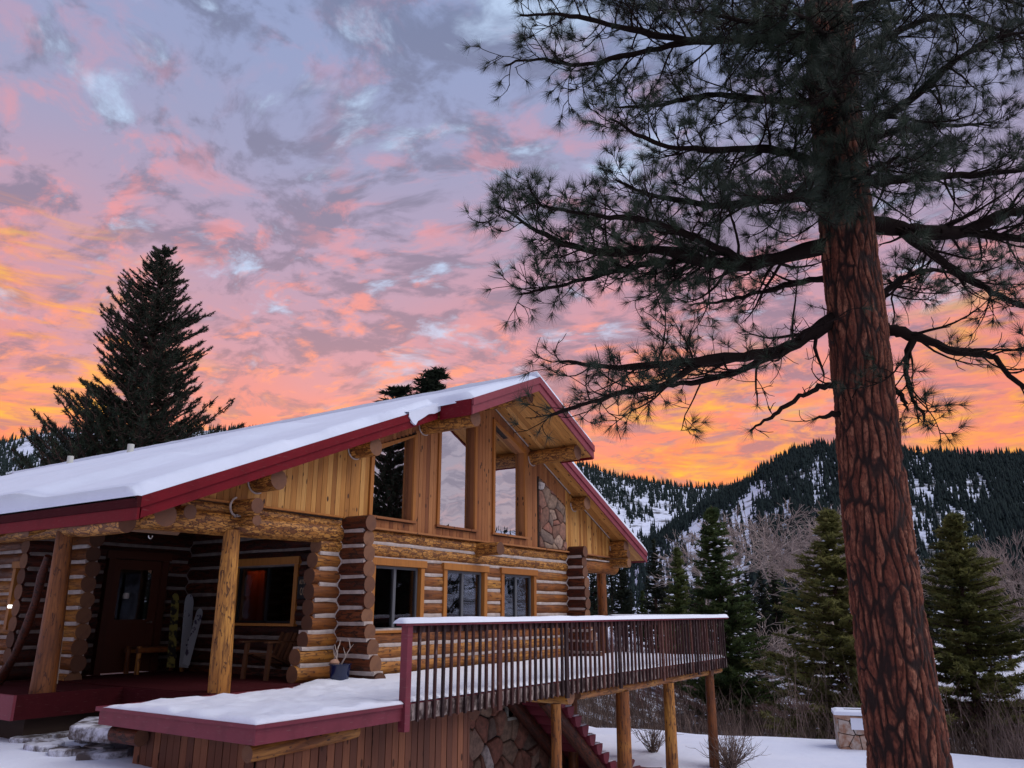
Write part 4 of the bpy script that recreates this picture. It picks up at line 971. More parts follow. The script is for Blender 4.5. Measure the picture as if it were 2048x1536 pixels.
# slant-backed wooden armchair
def armchair(loc, rz, label):
    t = empty('armchair', loc, rz); tag(t, label, 'chair', 'wooden chairs on the porch'); T = t.matrix_basis if False else Matrix.LocRotScale(t.location, t.rotation_euler, None)
    def add(name, mb, m='chair_wood'):
        o = mb.build(name, m, None); o.parent = t; return o
    # faces +x ; origin on the floor under the seat centre
    for s in (-1, 1):
        add('leg', MB().bar((.40, s*.30, 0), (.36, s*.30, .60), .05, .08, (0, 1, 0))); add('back_leg', MB().bar((.36, s*.26, .42), (-.62, s*.26, .04), .035, .10, (0, 1, 0)))
        add('armrest', MB().bar((.48, s*.33, .62), (-.38, s*.33, .62), .12, .028)); add('back_post', MB().bar((-.12, s*.24, .24), (-.50, s*.24, 1.02), .04, .07, (0, 1, 0)))
    for i in range(6): add('seat_slat', MB().bar((.34-.09*i, -.27, .43-.034*i), (.34-.09*i, .27, .43-.034*i), .078, .02))
    for i in range(5): add('back_slat', MB().bar((-.12, -.2+.1*i, .26), (-.50, -.2+.1*i, 1.04-.03*abs(i-2)), .085, .02, (1, 0, .5)))
    return t
q = at(505, 1362, z=DK); armchair((q[0]+.55, q[1]+.15, DK), math.pi, 'dark wooden armchair with slanted back beneath the glowing porch window')
q = at(418, 1350, z=DK)
bn = empty('bench', (q[0]-.25, q[1]+1.2, DK)); tag(bn, 'low rustic log bench against the wall left of the porch post', 'bench')
bl = Vector(bn.location)
log(bl+Vector((-.5, 0, .42)), bl+Vector((.55, 0, .42)), .05, 'log_peeled', bn, 'seat_rail'); log(bl+Vector((-.5, .35, .42)), bl+Vector((.55, .35, .42)), .05, 'log_peeled', bn, 'seat_rail')
for i in range(5): MB().box(-.48+.2*i, -.30+.2*i, -.02, .37, .46, .485).build('seat_slat', 'chair_wood', bn, tuple(bl))
for sx in (-.45, .5):
    for sy in (0, .35): log(bl+Vector((sx, sy, 0)), bl+Vector((sx, sy, .5)), .045, 'log_peeled', bn, 'leg')
# boards leaning in the inner corner
def ski(px0, px1, y, wd, m, label):
    a = at(*px0, y=y+.12); b = at(*px1, y=y-.25); a = Vector(a); b = Vector(b); d = (a-b).normalized(); L = (a-b).length; s = d.cross(Vector((0, 1, 0))).normalized()
    P = []; N = 9
    for k in range(N+1): an = math.pi*k/N; P.append(a-d*wd*.9+s*math.cos(an)*wd/2+d*math.sin(an)*wd*.9)
    P += [b-s*wd*.5, b+s*wd*.5]
    nn = s.cross(d).normalized()*.014
    o = MB().prism(P, nn).build('ski_board', m, None, recenter=True); tag(o, label, 'snowboard', 'boards leaning in the porch corner')
ski((352, 1186), (342, 1335), 14.4, .17, 'ski_yellow', 'yellow and black board leaning leftmost in the porch corner')
ski((380, 1188), (368, 1335), 14.35, .20, 'ski_white', 'pale round-nosed board leaning upright in the middle of the porch corner')
ski((402, 1217), (372, 1330), 13.9, .15, 'ski_white', 'pale narrow board tilted to the right in the porch corner')
a = Vector(at(125, 1262, x=6.95)); b = Vector(at(113, 1368, x=6.8)); o = MB().tube([a, b], .016, 8).build('broom_stick', 'driftwood', None, smooth=True); tag(o, 'thin pale stick leaning behind the left porch post', 'stick')
a = Vector(at(607, 1299, y=10.9)); b = Vector(at(577, 1358, y=10.75)); o = MB().tube([a, b], .016, 8).build('broom_stick', 'driftwood', None, smooth=True); tag(o, 'thin pale stick leaning beside the log corner behind the armchair', 'stick')
q = at(22, 1213, x=XL-.17); pl = MB().tube([(q[0]+.04, q[1], q[2]), (q[0]-.05, q[1], q[2])], .032, 12).build('porch_light', 'bulb_glow', None, smooth=True); tag(pl, 'small bright round porch light on the far left log wall', 'lamp')
q = at(301, 1072, y=YF-.2); mb = MB().tube([(q[0]+.05*math.cos(a)*.6, q[1], q[2]+.035*math.sin(a)) for a in np.linspace(-3.3, .2, 9)], .008, 5); o = mb.build('hook', 'steel', None); tag(o, 'small metal hook hanging under the porch beam', 'hook')
q = at(252, 1192, y=YD-.13); o = lathe([(.002, 0), (.05, .0), (.06, .05), (.05, .10), (.002, .11)], 12).build('door_bell', 'antler_white', None, (q[0], q[1], q[2]-.05), smooth=True); tag(o, 'small pale bell ornament hanging on the dark entrance door glass', 'bell')
# entrance steps and flagstones half under snow
sp_ = MB().prism([(6.1, 10.1, .05), (7.3, 10.0, .05), (7.4, 10.9, .05), (6.6, 11.6, .05), (6.0, 10.9, .05)], (0, 0, .17)).build('stone_step', 'flagstone', None, recenter=True, bevel=.02); tag(sp_, 'broad flat grey stone step beside the deck corner', 'step')
random.seed(12); idx = 0
for (px, py, a_, b_) in ((105, 1467, .22, .13), (60, 1476, .22, .12), (150, 1462, .2, .1), (90, 1492, .28, .13), (180, 1478, .16, .09), (130, 1500, .18, .1), (200, 1493, .2, .11), (215, 1462, .18, .1), (160, 1500, .16, .09), (205, 1506, .24, .11)):
    q = at(px, py, z=-.07); n = 8; ang = random.uniform(0, 3); P = []
    for k in range(n):
        an = 2*math.pi*k/n; rr_ = random.uniform(.8, 1.15); x_, y_ = a_*1.35*math.cos(an)*rr_, b_*1.9*math.sin(an)*rr_; P.append((x_*math.cos(ang)-y_*math.sin(ang), x_*math.sin(ang)+y_*math.cos(ang), 0))
    gz = float(ground_z(q[0], q[1]))
    o = MB().prism(P, (0, 0, .12)).build('flagstone', 'flagstone', None, (q[0], q[1], gz-.055), (random.uniform(-.03, .03), random.uniform(-.03, .03), 0), bevel=.012)
    tag(o, 'dark flat paving stone showing through the trodden snow by the porch steps', 'stone', 'flagstones showing through the snow by the porch')
# stone pillar on the lawn
q = at(1712, 1490, z=-1.9); c = Vector((q[0], q[1], float(ground_z(q[0], q[1])))); 
dl = (at(1735, 1490, z=-1.9)-at(1690, 1488, z=-1.9)); ang = math.atan2(dl[1], dl[0])
pil = empty('stone_pillar', c, ang); tag(pil, 'squat pale stone pillar with snow on top beside the big trunk', 'pillar')
T = Matrix.LocRotScale(c, pil.rotation_euler, None)
def ladd(name, mb, m, sm=False):
    mb.v = [tuple(T @ Vector(p)) for p in mb.v]; return mb.build(name, m, pil, recenter=True, smooth=sm)
ladd('core', MB().box(-.44, .44, -.30, .30, -.2, .80), 'mortar')
for poly in voronoi(.92, .84, .36, seed=14):
    V = []
    P2 = poly; cx = sum(p[0] for p in P2)/len(P2); cy = sum(p[1] for p in P2)/len(P2)
    P2 = [(cx+(p[0]-cx)*.93, cy+(p[1]-cy)*.93) for p in P2]
    ladd('stone', MB().prism([(p[0]-.46, -.30, p[1]-.03) for p in P2], (0, -.05, 0)), 'pillar_stone')
    ladd('stone', MB().prism([(p[0]-.46, .30, p[1]-.03) for p in P2], (0, .05, 0)), 'pillar_stone')
for sx in (-1, 1): ladd('stone', MB().box(sx*.46-.03, sx*.46+.03, -.3, .3, .02, .8), 'pillar_stone')
ladd('cap', MB().box(-.5, .5, -.38, .38, .80, .86), 'pillar_stone')
mb = MB(); mb.add([(x_*.52, y_*.40, .862+z_) for z_, k in ((0, 1), (.09, 1), (.13, .8)) for x_, y_ in ((-k, -k), (k, -k), (k, k), (-k, k))], [(0, 1, 5, 4), (1, 2, 6, 5), (2, 3, 7, 6), (3, 0, 4, 7), (4, 5, 9, 8), (5, 6, 10, 9), (6, 7, 11, 10), (7, 4, 8, 11), (8, 9, 10, 11)])
ladd('snow_cap', mb, 'snow_soft'); ladd('slot', MB().box(-.22, .36, -.14, -.05, .985, 1.0), 'black'); ladd('hatch', MB().box(-.10, .24, -.37, -.355, .50, .84), 'snow_soft'); ladd('hatch_rim', MB().box(-.10, .24, -.40, -.36, .845, .86), 'black')

tl = empty('table_lamp', (11.62, YF+.9, 1.35)); tag(tl, 'small amber lamp glowing low inside the lower window nearest the corner', 'lamp')
T_ = tuple(tl.location); lathe([(.05, 0), (.02, .03), (.015, .12)], 12).build('base', 'chair_wood', tl, T_); lathe([(.10, .12), (.06, .22)], 16).build('shade', 'shade_glow', tl, T_)
# small lamps that the photograph shows lit indoors
def lamp(loc, e, col, r=.12):
    ld = bpy.data.lights.new('lamp', 'POINT'); ld.energy = e; ld.color = col; ld.shadow_soft_size = r; lo = bpy.data.objects.new('room_lamp', ld); lo.location = loc; sc.collection.objects.link(lo)
    return lo

# ------------------------------------------------------------------ trees
def blades(P, D, L, Wd, rg):
    """thin needle-like triangles: base points, directions, lengths, widths"""
    n = len(P); D = D/np.linalg.norm(D, axis=1, keepdims=True); s = np.cross(D, rg.normal(size=(n, 3))); s /= np.linalg.norm(s, axis=1, keepdims=True)+1e-9
    h = s*(Wd/2)[:, None]
    V = np.stack([P-h, P+h, P+D*L[:, None]], 1).reshape(-1, 3); return V, np.arange(3*n).reshape(-1, 3)
def tufts(P, D, k, L, Wd, rg, spread=1.0, back=.08):
    n = len(P); PP = np.repeat(P, k, 0); DD = np.repeat(D, k, 0); r = rg.normal(size=(n*k, 3)); r /= np.linalg.norm(r, axis=1, keepdims=True)
    DD = DD+r*spread; DD /= np.linalg.norm(DD, axis=1, keepdims=True)
    PP = PP-np.repeat(D, k, 0)*(rg.uniform(0, back, n*k))[:, None]
    return blades(PP, DD, rg.uniform(.75, 1.15, n*k)*L, np.full(n*k, Wd), rg)
class TB:
    """many tapering twigs as one vertex/face list (quads)"""
    def __init__(s): s.V = []; s.F = []; s.o = 0
    def add(s, pts, rad, n=4):
        pts = np.asarray(pts, float); L = len(pts); t = np.gradient(pts, axis=0); t /= np.linalg.norm(t, axis=1, keepdims=True)+1e-9
        ref = np.array([0, 0, 1.]) if abs(t[0][2]) < .9 else np.array([1., 0, 0]); r = np.cross(t, ref); r /= np.linalg.norm(r, axis=1, keepdims=True)+1e-9; u = np.cross(t, r)
        a = np.arange(n)*2*np.pi/n; rad = np.asarray(rad)[:, None, None]
        V = pts[:, None]+(r[:, None]*np.cos(a)[None, :, None]+u[:, None]*np.sin(a)[None, :, None])*rad
        i = np.arange(L-1)[:, None]; j = np.arange(n)[None]; F = np.stack([i*n+j, i*n+(j+1) % n, (i+1)*n+(j+1) % n, (i+1)*n+j], -1).reshape(-1, 4)
        s.V.append(V.reshape(-1, 3)); s.F.append(F+s.o); s.o += L*n
    def mesh(s, name, m, smooth=True):
        me = npmesh(name, np.concatenate(s.V), np.concatenate(s.F), smooth); me.materials.append(M(m)); return me
def mesh_obj(name, me, parent):
    o = bpy.data.objects.new(name, me); sc.collection.objects.link(o); o.parent = parent; return o

def conifer(H, Wd, seed, m, kind='spruce', nb=150, k=22):
    """returns (trunk mesh, crown mesh); origin at the foot"""
    rg = np.random.default_rng(seed); tb = TB(); lean = rg.normal(0, .012, 2)
    zz = np.linspace(0, H, 9); wob = np.stack([lean[0]*zz+.01*H*np.sin(zz*.7+seed)*.3, lean[1]*zz, zz], -1)
    tb.add(wob, np.linspace(.021*H, .003*H, 9)*(.8 if kind == 'spruce' else 1), 8)
    P = []; D = []; LL = []; TT = []
    for b in range(nb):
        t = rg.uniform(0, 1)**.85; az_ = rg.uniform(0, 6.283); z = H*(.07+.92*t) if kind != 'pine' else H*(.13+.86*t)
        prof = (1-t)**.85*(.55+.45*min(1, t*6+.3)) if kind == 'spruce' else ((1-t)**.80)*(.86+.14*math.sin(t*13+seed))+.03
        L = Wd*prof*(rg.uniform(.62, 1.18) if kind == 'spruce' else rg.uniform(.62, 1.14)*(1+.12*math.sin(az_*2+t*11)))+.02*H; pass
        droop = -.18 if kind == 'spruce' else .22
        n = 6; s = np.linspace(0, 1, n); c = np.array([np.interp(z, zz, wob[:, 0]), np.interp(z, zz, wob[:, 1]), z])
        rise = L*(droop*s+(.35 if kind == 'spruce' else .46)*s*s)*(1. if kind == 'spruce' else 1-.3*t)
        az2 = az_+rg.normal(0, .2)*s
        pts = np.stack([c[0]+L*s*np.cos(az2), c[1]+L*s*np.sin(az2), c[2]+rise], -1)
        tb.add(pts, np.linspace(.0045*H*(.4+prof), .0012*H, n), 3)
        m_ = max(3, int(L/(.20 if kind == 'spruce' else .38)))
        for q in range(m_):
            for side in (-1, 1, 0):
                u = (q+rg.uniform(0, 1))/m_
                if u < (.12 if kind == 'spruce' else .3): continue
                p = np.array([np.interp(u, s, pts[:, i]) for i in range(3)]); off = side*L*(1-u)*.42*rg.uniform(.4, 1.1)
                a = az_+math.pi/2; dd = np.array([math.cos(az_), math.sin(az_), .15 if kind == 'spruce' else 1.1])+np.array([math.cos(a), math.sin(a), 0])*side*.9
                pp = p+np.array([math.cos(a)*off, math.sin(a)*off, abs(off)*(.0 if kind == 'spruce' else .35)+rg.normal(0, .03)*L*.5])
                if kind == 'pine' and side: tb.add([p, (p+pp)/2+[0, 0, -.03*L], pp], [.0016*H, .0012*H, .0008*H], 3)
                P.append(pp); D.append(dd); TT.append(t)
    P = np.array(P); D = np.array(D); D /= np.linalg.norm(D, axis=1, keepdims=True)
    top = np.array([[wob[-1][0], wob[-1][1], H*v] for v in np.linspace(.93, 1.0, 8)]); P = np.concatenate([P, top]); D = np.concatenate([D, np.tile([[0, 0, 1.]], (8, 1))])
    if kind == 'spruce': V, F = tufts(P, D, k, .034*H**.6*1.15, .016*H**.5*.9, rg, .9, .30)
    else:
        V, F = tufts(P, D, k, .036*H**.75*.72, .0075*H**.6, rg, .9, .5)
        tz = np.repeat(np.repeat(np.concatenate([1-.45*np.array(TT), np.full(8, .5)]), k), 3)[:, None]; base_ = np.repeat(np.repeat(P, k, 0), 3, 0); V = base_+(V-base_)*tz
    me = npmesh('foliage', V, F); me.materials.append(M(m))
    return tb.mesh('trunk', 'bark_dark'), me
def place(px, d): p = FWH*d+RT*d*(px-CX)/1625.; return p[0], p[1]
PROTO = [conifer(9, 1.9, 3, 'needles_mid', nb=280, k=24), conifer(8, 2.5, 5, 'needles_olive', nb=240, k=20), conifer(11, 1.9, 8, 'needles_dark', nb=170), conifer(10, 1.5, 13, 'needles_dark', nb=120)]
PH = [9, 8, 11, 10]
snowm = {}
for pi, H_, W_ in ((0, 9, 1.6), (1, 8, 2.0)):
    rg = np.random.default_rng(pi+60); V = []; F = []; o_ = 0
    for i in range(150):
        t = rg.uniform(.08, .9); a = rg.uniform(0, 6.28); r_ = W_*(1-t)**.8*rg.uniform(.55, .95); c = np.array([r_*math.cos(a), r_*math.sin(a), H_*t+r_*.1]); s_ = rg.uniform(.03, .09)
        V += [c+[s_, 0, 0], c+[0, s_, 0], c+[-s_, 0, 0], c+[0, -s_, 0], c+[0, 0, s_*.5], c-[0, 0, s_*.3]]; F += [(o_, o_+1, o_+4), (o_+1, o_+2, o_+4), (o_+2, o_+3, o_+4), (o_+3, o_, o_+4), (o_+1, o_, o_+5), (o_+2, o_+1, o_+5), (o_+3, o_+2, o_+5), (o_, o_+3, o_+5)]; o_ += 6
    snowm[pi] = npmesh('snow_clumps', V, F); snowm[pi].materials.append(M('snow_soft'))
def tree(proto, px, topy, d, label, name='spruce_tree', wide=1.0, group=None, rz=None, xy=None, top=None, snowy=False):
    x, y = at(px, topy, h=d)[:2] if xy is None else xy; gz = float(ground_z(x, y)); zt = at(px, topy, h=d)[2] if top is None else top; s = (zt-gz)/PH[proto]
    r = bpy.data.objects.new(name, None); r.location = (x, y, gz-.05); r.rotation_euler = (0, 0, random.uniform(0, 6.28) if rz is None else rz); r.scale = (s*wide, s*wide, s); sc.collection.objects.link(r)
    mesh_obj('trunk', PROTO[proto][0], r); mesh_obj('foliage', PROTO[proto][1], r); tag(r, label, 'tree', group)
    if snowy: tag(mesh_obj('snow_clumps', snowm[proto], r), kind='stuff')
    return r
tree(0, 1432, 1008, 36, 'slim dark green spruce standing just right of the deck\'s far corner', wide=1.15, snowy=True)
tree(1, 1648, 1016, 31, 'broad green spruce dotted with snow, left of the big trunk', wide=1.35, snowy=True)
tree(1, 1705, 1120, 29.5, 'olive spruce half hidden behind the big trunk\'s left side', wide=.9, snowy=True)
tree(1, 1892, 1022, 33, 'tall olive green spruce just right of the big trunk', wide=1.25)
tree(0, 1545, 1112, 84, 'dark brownish spruce between the slim and the broad spruce', wide=1.0)
tree(0, 1345, 1092, 48, 'dark spruce rising beyond the far end of the roof', wide=.9)
tree(2, 1302, 1075, 55, 'narrow dark spruce beside the low tip of the right eave')
tree(2, 1240, 1120, 60, 'dark spruce behind the right porch post'); tree(2, 1462, 1150, 80, 'dark spruce behind the slim spruce by the deck')
tree(2, 1985, 1105, 58, 'blue-black spruce near the right edge of the view'); tree(2, 2070, 1160, 52, 'dark spruce at the right border of the view')
random.seed(21)
for i in range(64):
    px = 1150+i*15.5+random.uniform(-9, 9); d = random.uniform(52, 96); top = random.uniform(1110, 1180)+(d-52)*.55
    tree(random.choice([2, 2, 3, 0]), px, top, d, 'dark conifer in the wood across the snowy meadow', 'conifer_tree', group='conifers in the wood across the meadow', wide=random.uniform(.9, 1.4))
for i in range(16):
    px = -60+i*38+random.uniform(-9, 9); d = random.uniform(62, 85); tree(random.choice([2, 3]), px, random.uniform(905, 985)-i*1.5, d, 'dark conifer behind the lodge roof on the left', 'conifer_tree', group='conifers behind the lodge roof', wide=1.1)
for i, (px, ty, w_) in enumerate(((800, 762, 3.2), (860, 749, 2.4), (836, 770, 2.6))):
    tree(3 if i else 2, px-(8 if i == 0 else 0), ty, 50+i, rz=i*2.+3., label=['rounded dark treetop above the ridge, left of the pair', 'pointed dark treetop above the ridge, right of the pair', 'small side top between the two ridge treetops'][i], wide=w_)
# the large pine behind the roof
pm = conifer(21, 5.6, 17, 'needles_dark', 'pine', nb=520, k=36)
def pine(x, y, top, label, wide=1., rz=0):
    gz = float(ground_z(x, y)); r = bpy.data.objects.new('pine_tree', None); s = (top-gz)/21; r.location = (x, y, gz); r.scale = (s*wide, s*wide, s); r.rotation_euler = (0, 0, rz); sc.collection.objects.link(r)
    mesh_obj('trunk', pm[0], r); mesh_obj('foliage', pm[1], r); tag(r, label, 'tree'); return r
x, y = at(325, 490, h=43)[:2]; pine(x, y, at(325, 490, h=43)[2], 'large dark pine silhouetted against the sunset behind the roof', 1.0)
pine(28.4, -5.0, 11.0, 'tall dark pine off to the right, mirrored in the leftmost tall window', 1.0, 1.0)

# bare trees
def bare(H, seed, m='bark_bare', depth=6, spread=.5, r0=.012):
    rg = np.random.default_rng(seed); tb = TB()
    def rec(p, d, L, r, k):
        n = 4; pts = [p]
        for i in range(n-1): d = d+rg.normal(0, .13, 3)+np.array([0, 0, .05]); d /= np.linalg.norm(d); pts.append(pts[-1]+d*L/(n-1))
        r2 = r*.66; tb.add(pts, np.maximum(np.linspace(r, r2, n), .011), 4 if k > 3 else 3)
        if k == 0: return
        for j in range(3 if k < 5 else 2+(rg.uniform() < .6)):
            dd = d+rg.normal(0, spread, 3); dd[2] = dd[2]*.75+.12; dd /= np.linalg.norm(dd)
            q = pts[-1] if j < 2 else pts[rg.integers(1, n)]
            rec(q, dd, L*rg.uniform(.66, .86), r2*(.78 if j else .92), k-1)
    rec(np.zeros(3), np.array([0, 0, 1.]), H*.25, H*r0, depth)
    return tb.mesh('branches', m)
bm = [bare(10, 2, depth=7, r0=.014), bare(10, 6, spread=.6, depth=7, r0=.013), bare(10, 9, spread=.42, depth=7, r0=.013)]
def bare_tree(k, px, topy, d, label, wide=1.):
    x, y = at(px, topy, h=d)[:2]; gz = float(ground_z(x, y)); s = (at(px, topy, h=d)[2]-gz)/max(v.co.z for v in bm[k].vertices)
    o = bpy.data.objects.new('bare_tree', bm[k]); o.location = (x, y, gz-.1); o.scale = (s*wide, s*wide, s); o.rotation_euler = (0, 0, random.uniform(0, 6.28)); sc.collection.objects.link(o); tag(o, label, 'tree'); return o
bare_tree(0, 1548, 1002, 66, 'wide bare cottonwood against the snowy hill, left of the broad spruce', 1.5)
bare_tree(1, 1600, 1010, 70, 'bare grey cottonwood just behind the broad spruce', 1.2); bare_tree(2, 1500, 1040, 64, 'bare branching tree right of the slim spruce', 1.1)
bare_tree(1, 1690, 985, 54, 'pale bare crown between the broad spruce and the big trunk', 1.2); bare_tree(0, 1385, 1060, 52, 'bare reddish grey tree left of the slim spruce', 1.2)
bare_tree(2, 2020, 1050, 38, 'pale bare tree at the right edge of the view', .8); bare_tree(0, 2062, 1085, 30, 'pale forked bare tree cut by the right edge', .8)
bare_tree(2, 1745, 1060, 60, 'bare tree seen past the big trunk\'s left edge', 1.)
# bare shrubs on the lawn
def shrub(px, py, d, H, seed, label, n=60):
    x, y = place(px, d); gz = float(ground_z(x, y)); rg = np.random.default_rng(seed); tb = TB()
    for i in range(n):
        dr = np.array([rg.normal(0, .75), rg.normal(0, .75), 1.]); dr /= np.linalg.norm(dr); p = np.array([rg.normal(0, .05), rg.normal(0, .05), 0]); pts = [p]; dd = dr.copy()
        for j in range(4): dd = dd+rg.normal(0, .14, 3)+[0, 0, .05]; dd /= np.linalg.norm(dd); pts.append(pts[-1]+dd*H*rg.uniform(.6, 1)/4)
        tb.add(pts, np.linspace(.012, .004, 5), 3)
        for _ in range(4):
            q = pts[rg.integers(1, 5)]; d2 = dd+rg.normal(0, .6, 3); d2 /= np.linalg.norm(d2); tb.add([q, q+d2*H*.16, q+d2*H*.3+[0, 0, .04*H]], [.006, .004, .002], 3)
    o = bpy.data.objects.new('bare_shrub', tb.mesh('bare_shrub', 'brush')); o.location = (x, y, gz-.03); sc.collection.objects.link(o); tag(o, label, 'shrub')
shrub(1440, 1500, 20.5, .95, 4, 'bare round shrub on the lawn behind the rightmost deck post', 90); shrub(1292, 1490, 22.5, 1.05, 5, 'thin upright bare shrub between two deck posts', 40)
# willow brush beyond the lawn: nobody could count it
def brush(name, n, xr, yr, h0, h1, seed, m, label, wd=.022):
    rg = np.random.default_rng(seed); x = rg.uniform(*xr, n); y = rg.uniform(*yr, n); keep = fbm(x*.35, y*.35, 0, seed) > .34; x = x[keep]; y = y[keep]; n = len(x)
    z = ground_z(x, y)-.1; H = rg.uniform(h0, h1, n)*(.55+.9*fbm(x*.22, y*.22, 0, seed+1)); l = rg.normal(0, .22, (n, 2))
    P = np.stack([x, y, z], -1); V = []; F = []; o = 0
    def rib(P0, P1, P2, w):
        nonlocal o
        s = rg.normal(size=P0.shape); s[:, 2] = 0; s /= np.linalg.norm(s, axis=1, keepdims=True)+1e-9; s = s*w/2; k = len(P0)
        V.append(np.stack([P0-s, P0+s, P1+s*.7, P1-s*.7, P2], 1).reshape(-1, 3)); b = o+np.arange(k)[:, None]*5
        F.append(np.concatenate([b+np.array([[0, 1, 2]]), b+np.array([[0, 2, 3]]), b+np.array([[3, 2, 4]])])); o += 5*k
    P1 = P+np.stack([l[:, 0]*H*.5, l[:, 1]*H*.5, H*.55], -1); P2 = P1+np.stack([l[:, 0]*H*.9, l[:, 1]*H*.9, H*.45], -1); rib(P, P1, P2, wd)
    for t in range(4):
        u = rg.uniform(.25, .9, n)[:, None]; q = P+(P2-P)*u; d1 = rg.normal(0, .28, (n, 3)); d1[:, 2] = rg.uniform(.3, .8, n); d1 *= H[:, None]*.3; rib(q, q+d1*.55, q+d1+[0, 0, .05], wd*.55)
    me = npmesh(name, np.concatenate(V), np.concatenate(F)); me.materials.append(M(m)); o_ = bpy.data.objects.new(name, me); sc.collection.objects.link(o_); tag(o_, label, 'brush', kind='stuff')
brush('willow_brush', 14000, (26.3, 40), (-16, 26), 1.0, 2.5, 41, 'brush', 'dense bare grey brown willow thicket along the far edge of the lawn')
brush('red_willow_brush', 6000, (36, 50), (-22, 34), 1.4, 2.6, 43, 'brush_red', 'reddish willow stems in front of the snowy meadow', .03)

# ------------------------------------------------------------------ the big ponderosa in the foreground
D0 = 7.4
ctr = [(1845, 1800, 180), (1820, 1536, 157), (1795, 1360, 146), (1772, 1197, 136), (1748, 1000, 127), (1731, 820, 118), (1709, 600, 110), (1687, 400, 103), (1669, 200, 96), (1655, 0, 88), (1640, -200, 80)]
tp = []; tr = []
for px, py, wd_ in ctr:
    p = at(px, py, h=D0); tp.append(p); tr.append(wd_/2/FPX*float((p-CC)@CF))
tp = np.array(tp); tr = np.array(tr)
top = tp[-1]; tp = np.concatenate([[tp[0]+(tp[0]-tp[1])*.9+[0, 0, 0]], tp, [top+[-.1, .1, 2.0], top+[-.15, .15, 4.6]]]); tr = np.concatenate([[tr[0]*1.12], tr, [tr[-1]*.72, .03]])
o_ = np.argsort(tp[:, 2]); tp = tp[o_]; tr = tr[o_]
pon = bpy.data.objects.new('ponderosa_pine', None); pon.location = (tp[0][0], tp[0][1], float(ground_z(tp[0][0], tp[0][1]))); sc.collection.objects.link(pon); tag(pon, 'big ponderosa pine with plated red-brown trunk in the right foreground', 'tree')
def pobj(name, me, parent=pon):
    o = bpy.data.objects.new(name, me); sc.collection.objects.link(o); o.parent = parent; o.matrix_parent_inverse = Matrix.Translation(-Vector(pon.location)); return o
gz = pon.location.z-.3; ztop = tp[-1][2]; nu = 250
zs_ = np.concatenate([np.arange(gz, 8.9, .0085), np.arange(8.9, ztop, .05)]); nz = len(zs_)
cxz = np.interp(zs_, tp[:, 2], tp[:, 0]); cyz = np.interp(zs_, tp[:, 2], tp[:, 1]); crz = np.interp(zs_, tp[:, 2], tr)
for arr in (cxz, cyz, crz):
    k_ = 61; pad = np.pad(arr, k_//2, mode='edge'); arr[:] = np.convolve(pad, np.ones(k_)/k_, 'valid')
crz += .08*sstep(.1, -.7, zs_)-.012
an = np.linspace(0, 2*np.pi, nu, endpoint=False); AN, ZZ = np.meshgrid(an, zs_, indexing='ij'); RRm = np.repeat(crz[None], nu, 0)
def plates(AN, ZZ, cw, ch, seed, warpamt=.5):
    NC = int(round(2*np.pi*.36/cw)); U = AN/(2*np.pi)*NC; W_ = ZZ/ch
    U2 = U+warpamt*(vn3(AN, ZZ*2.2, seed)-.5)*2.2; W2 = W_+warpamt*(vn3(AN, ZZ*3.1, seed+5)-.5)*1.4
    iu = np.floor(U2); iw = np.floor(W2); f1 = np.full(U.shape, 9.); f2 = np.full(U.shape, 9.); cid = np.zeros(U.shape)
    for a in (-1, 0, 1):
        for b in (-1, 0, 1):
            cu = iu+a; cw_ = iw+b; cm = np.mod(cu, NC); jx = _h(cm, cw_, cm*0, seed); jy = _h(cm, cw_, cm*0+1, seed); cx_ = cu+.5+(jx-.5)*.85; cy_ = cw_+.5+(jy-.5)*.9
            d = np.hypot(U2-cx_, W2-cy_); new = d < f1; f2 = np.where(new, f1, np.minimum(f2, d)); cid = np.where(new, _h(cm, cw_, cm*0+2, seed), cid); f1 = np.where(new, d, f1)
    return f2-f1, cid
def vn3(A_, Z_, seed): return vnoise(np.cos(A_)*1.6+7, np.sin(A_)*1.6+3, Z_, seed)*.65+vnoise(np.cos(A_)*4+7, np.sin(A_)*4+3, Z_*2.3, seed+1)*.35
e1, c1 = plates(AN, ZZ, .086, .42, 5, .9); e2, c2 = plates(AN, ZZ, .036, .085, 15, .9); e3, c3 = plates(AN, ZZ, .15, .75, 25, .7)
e1 = e1*(.55+.9*vn3(AN, ZZ*6, 44))
groove = sstep(.0, .42, e1)*(.35+.65*sstep(0, .22, e3)); small = sstep(0, .25, e2)
fib = fbm(np.cos(AN)*9+20, np.sin(AN)*9+20, ZZ*7, 91, 3)
depth = .022*RRm/.36*(1+0*AN)
disp = depth*(groove*(.75+.5*c1)-.6)+.006*small*groove+.009*(fib-.5)
RRR = RRm+disp; X = cxz[None]+RRR*np.cos(AN); Y = cyz[None]+RRR*np.sin(AN)
me = npmesh('trunk', np.stack([X, Y, ZZ], -1).reshape(-1, 3), tri_grid(nu, nz, True), True); me.materials.append(M('bark_ponderosa'))
ca = me.color_attributes.new('plate', 'FLOAT_COLOR', 'POINT'); cc_ = np.ones((nu*nz, 4), np.float32); cc_[:, 0] = (groove*(.60+.40*small)).ravel(); cc_[:, 1] = (c1*.45+c2*.35+c3*.2).ravel(); ca.data.foreach_set('color', cc_.ravel())
pobj('trunk', me)
rgp = np.random.default_rng(77)
def smooth_path(P, per=6):
    P = np.asarray(P, float); out = []
    Q = np.concatenate([[2*P[0]-P[1]], P, [2*P[-1]-P[-2]]])
    for i in range(1, len(Q)-2):
        for t in np.arange(per)/per: out.append(.5*((2*Q[i])+(-Q[i-1]+Q[i+1])*t+(2*Q[i-1]-5*Q[i]+4*Q[i+1]-Q[i+2])*t*t+(-Q[i-1]+3*Q[i]-3*Q[i+1]+Q[i+2])*t**3))
    out.append(P[-1]); return np.array(out)
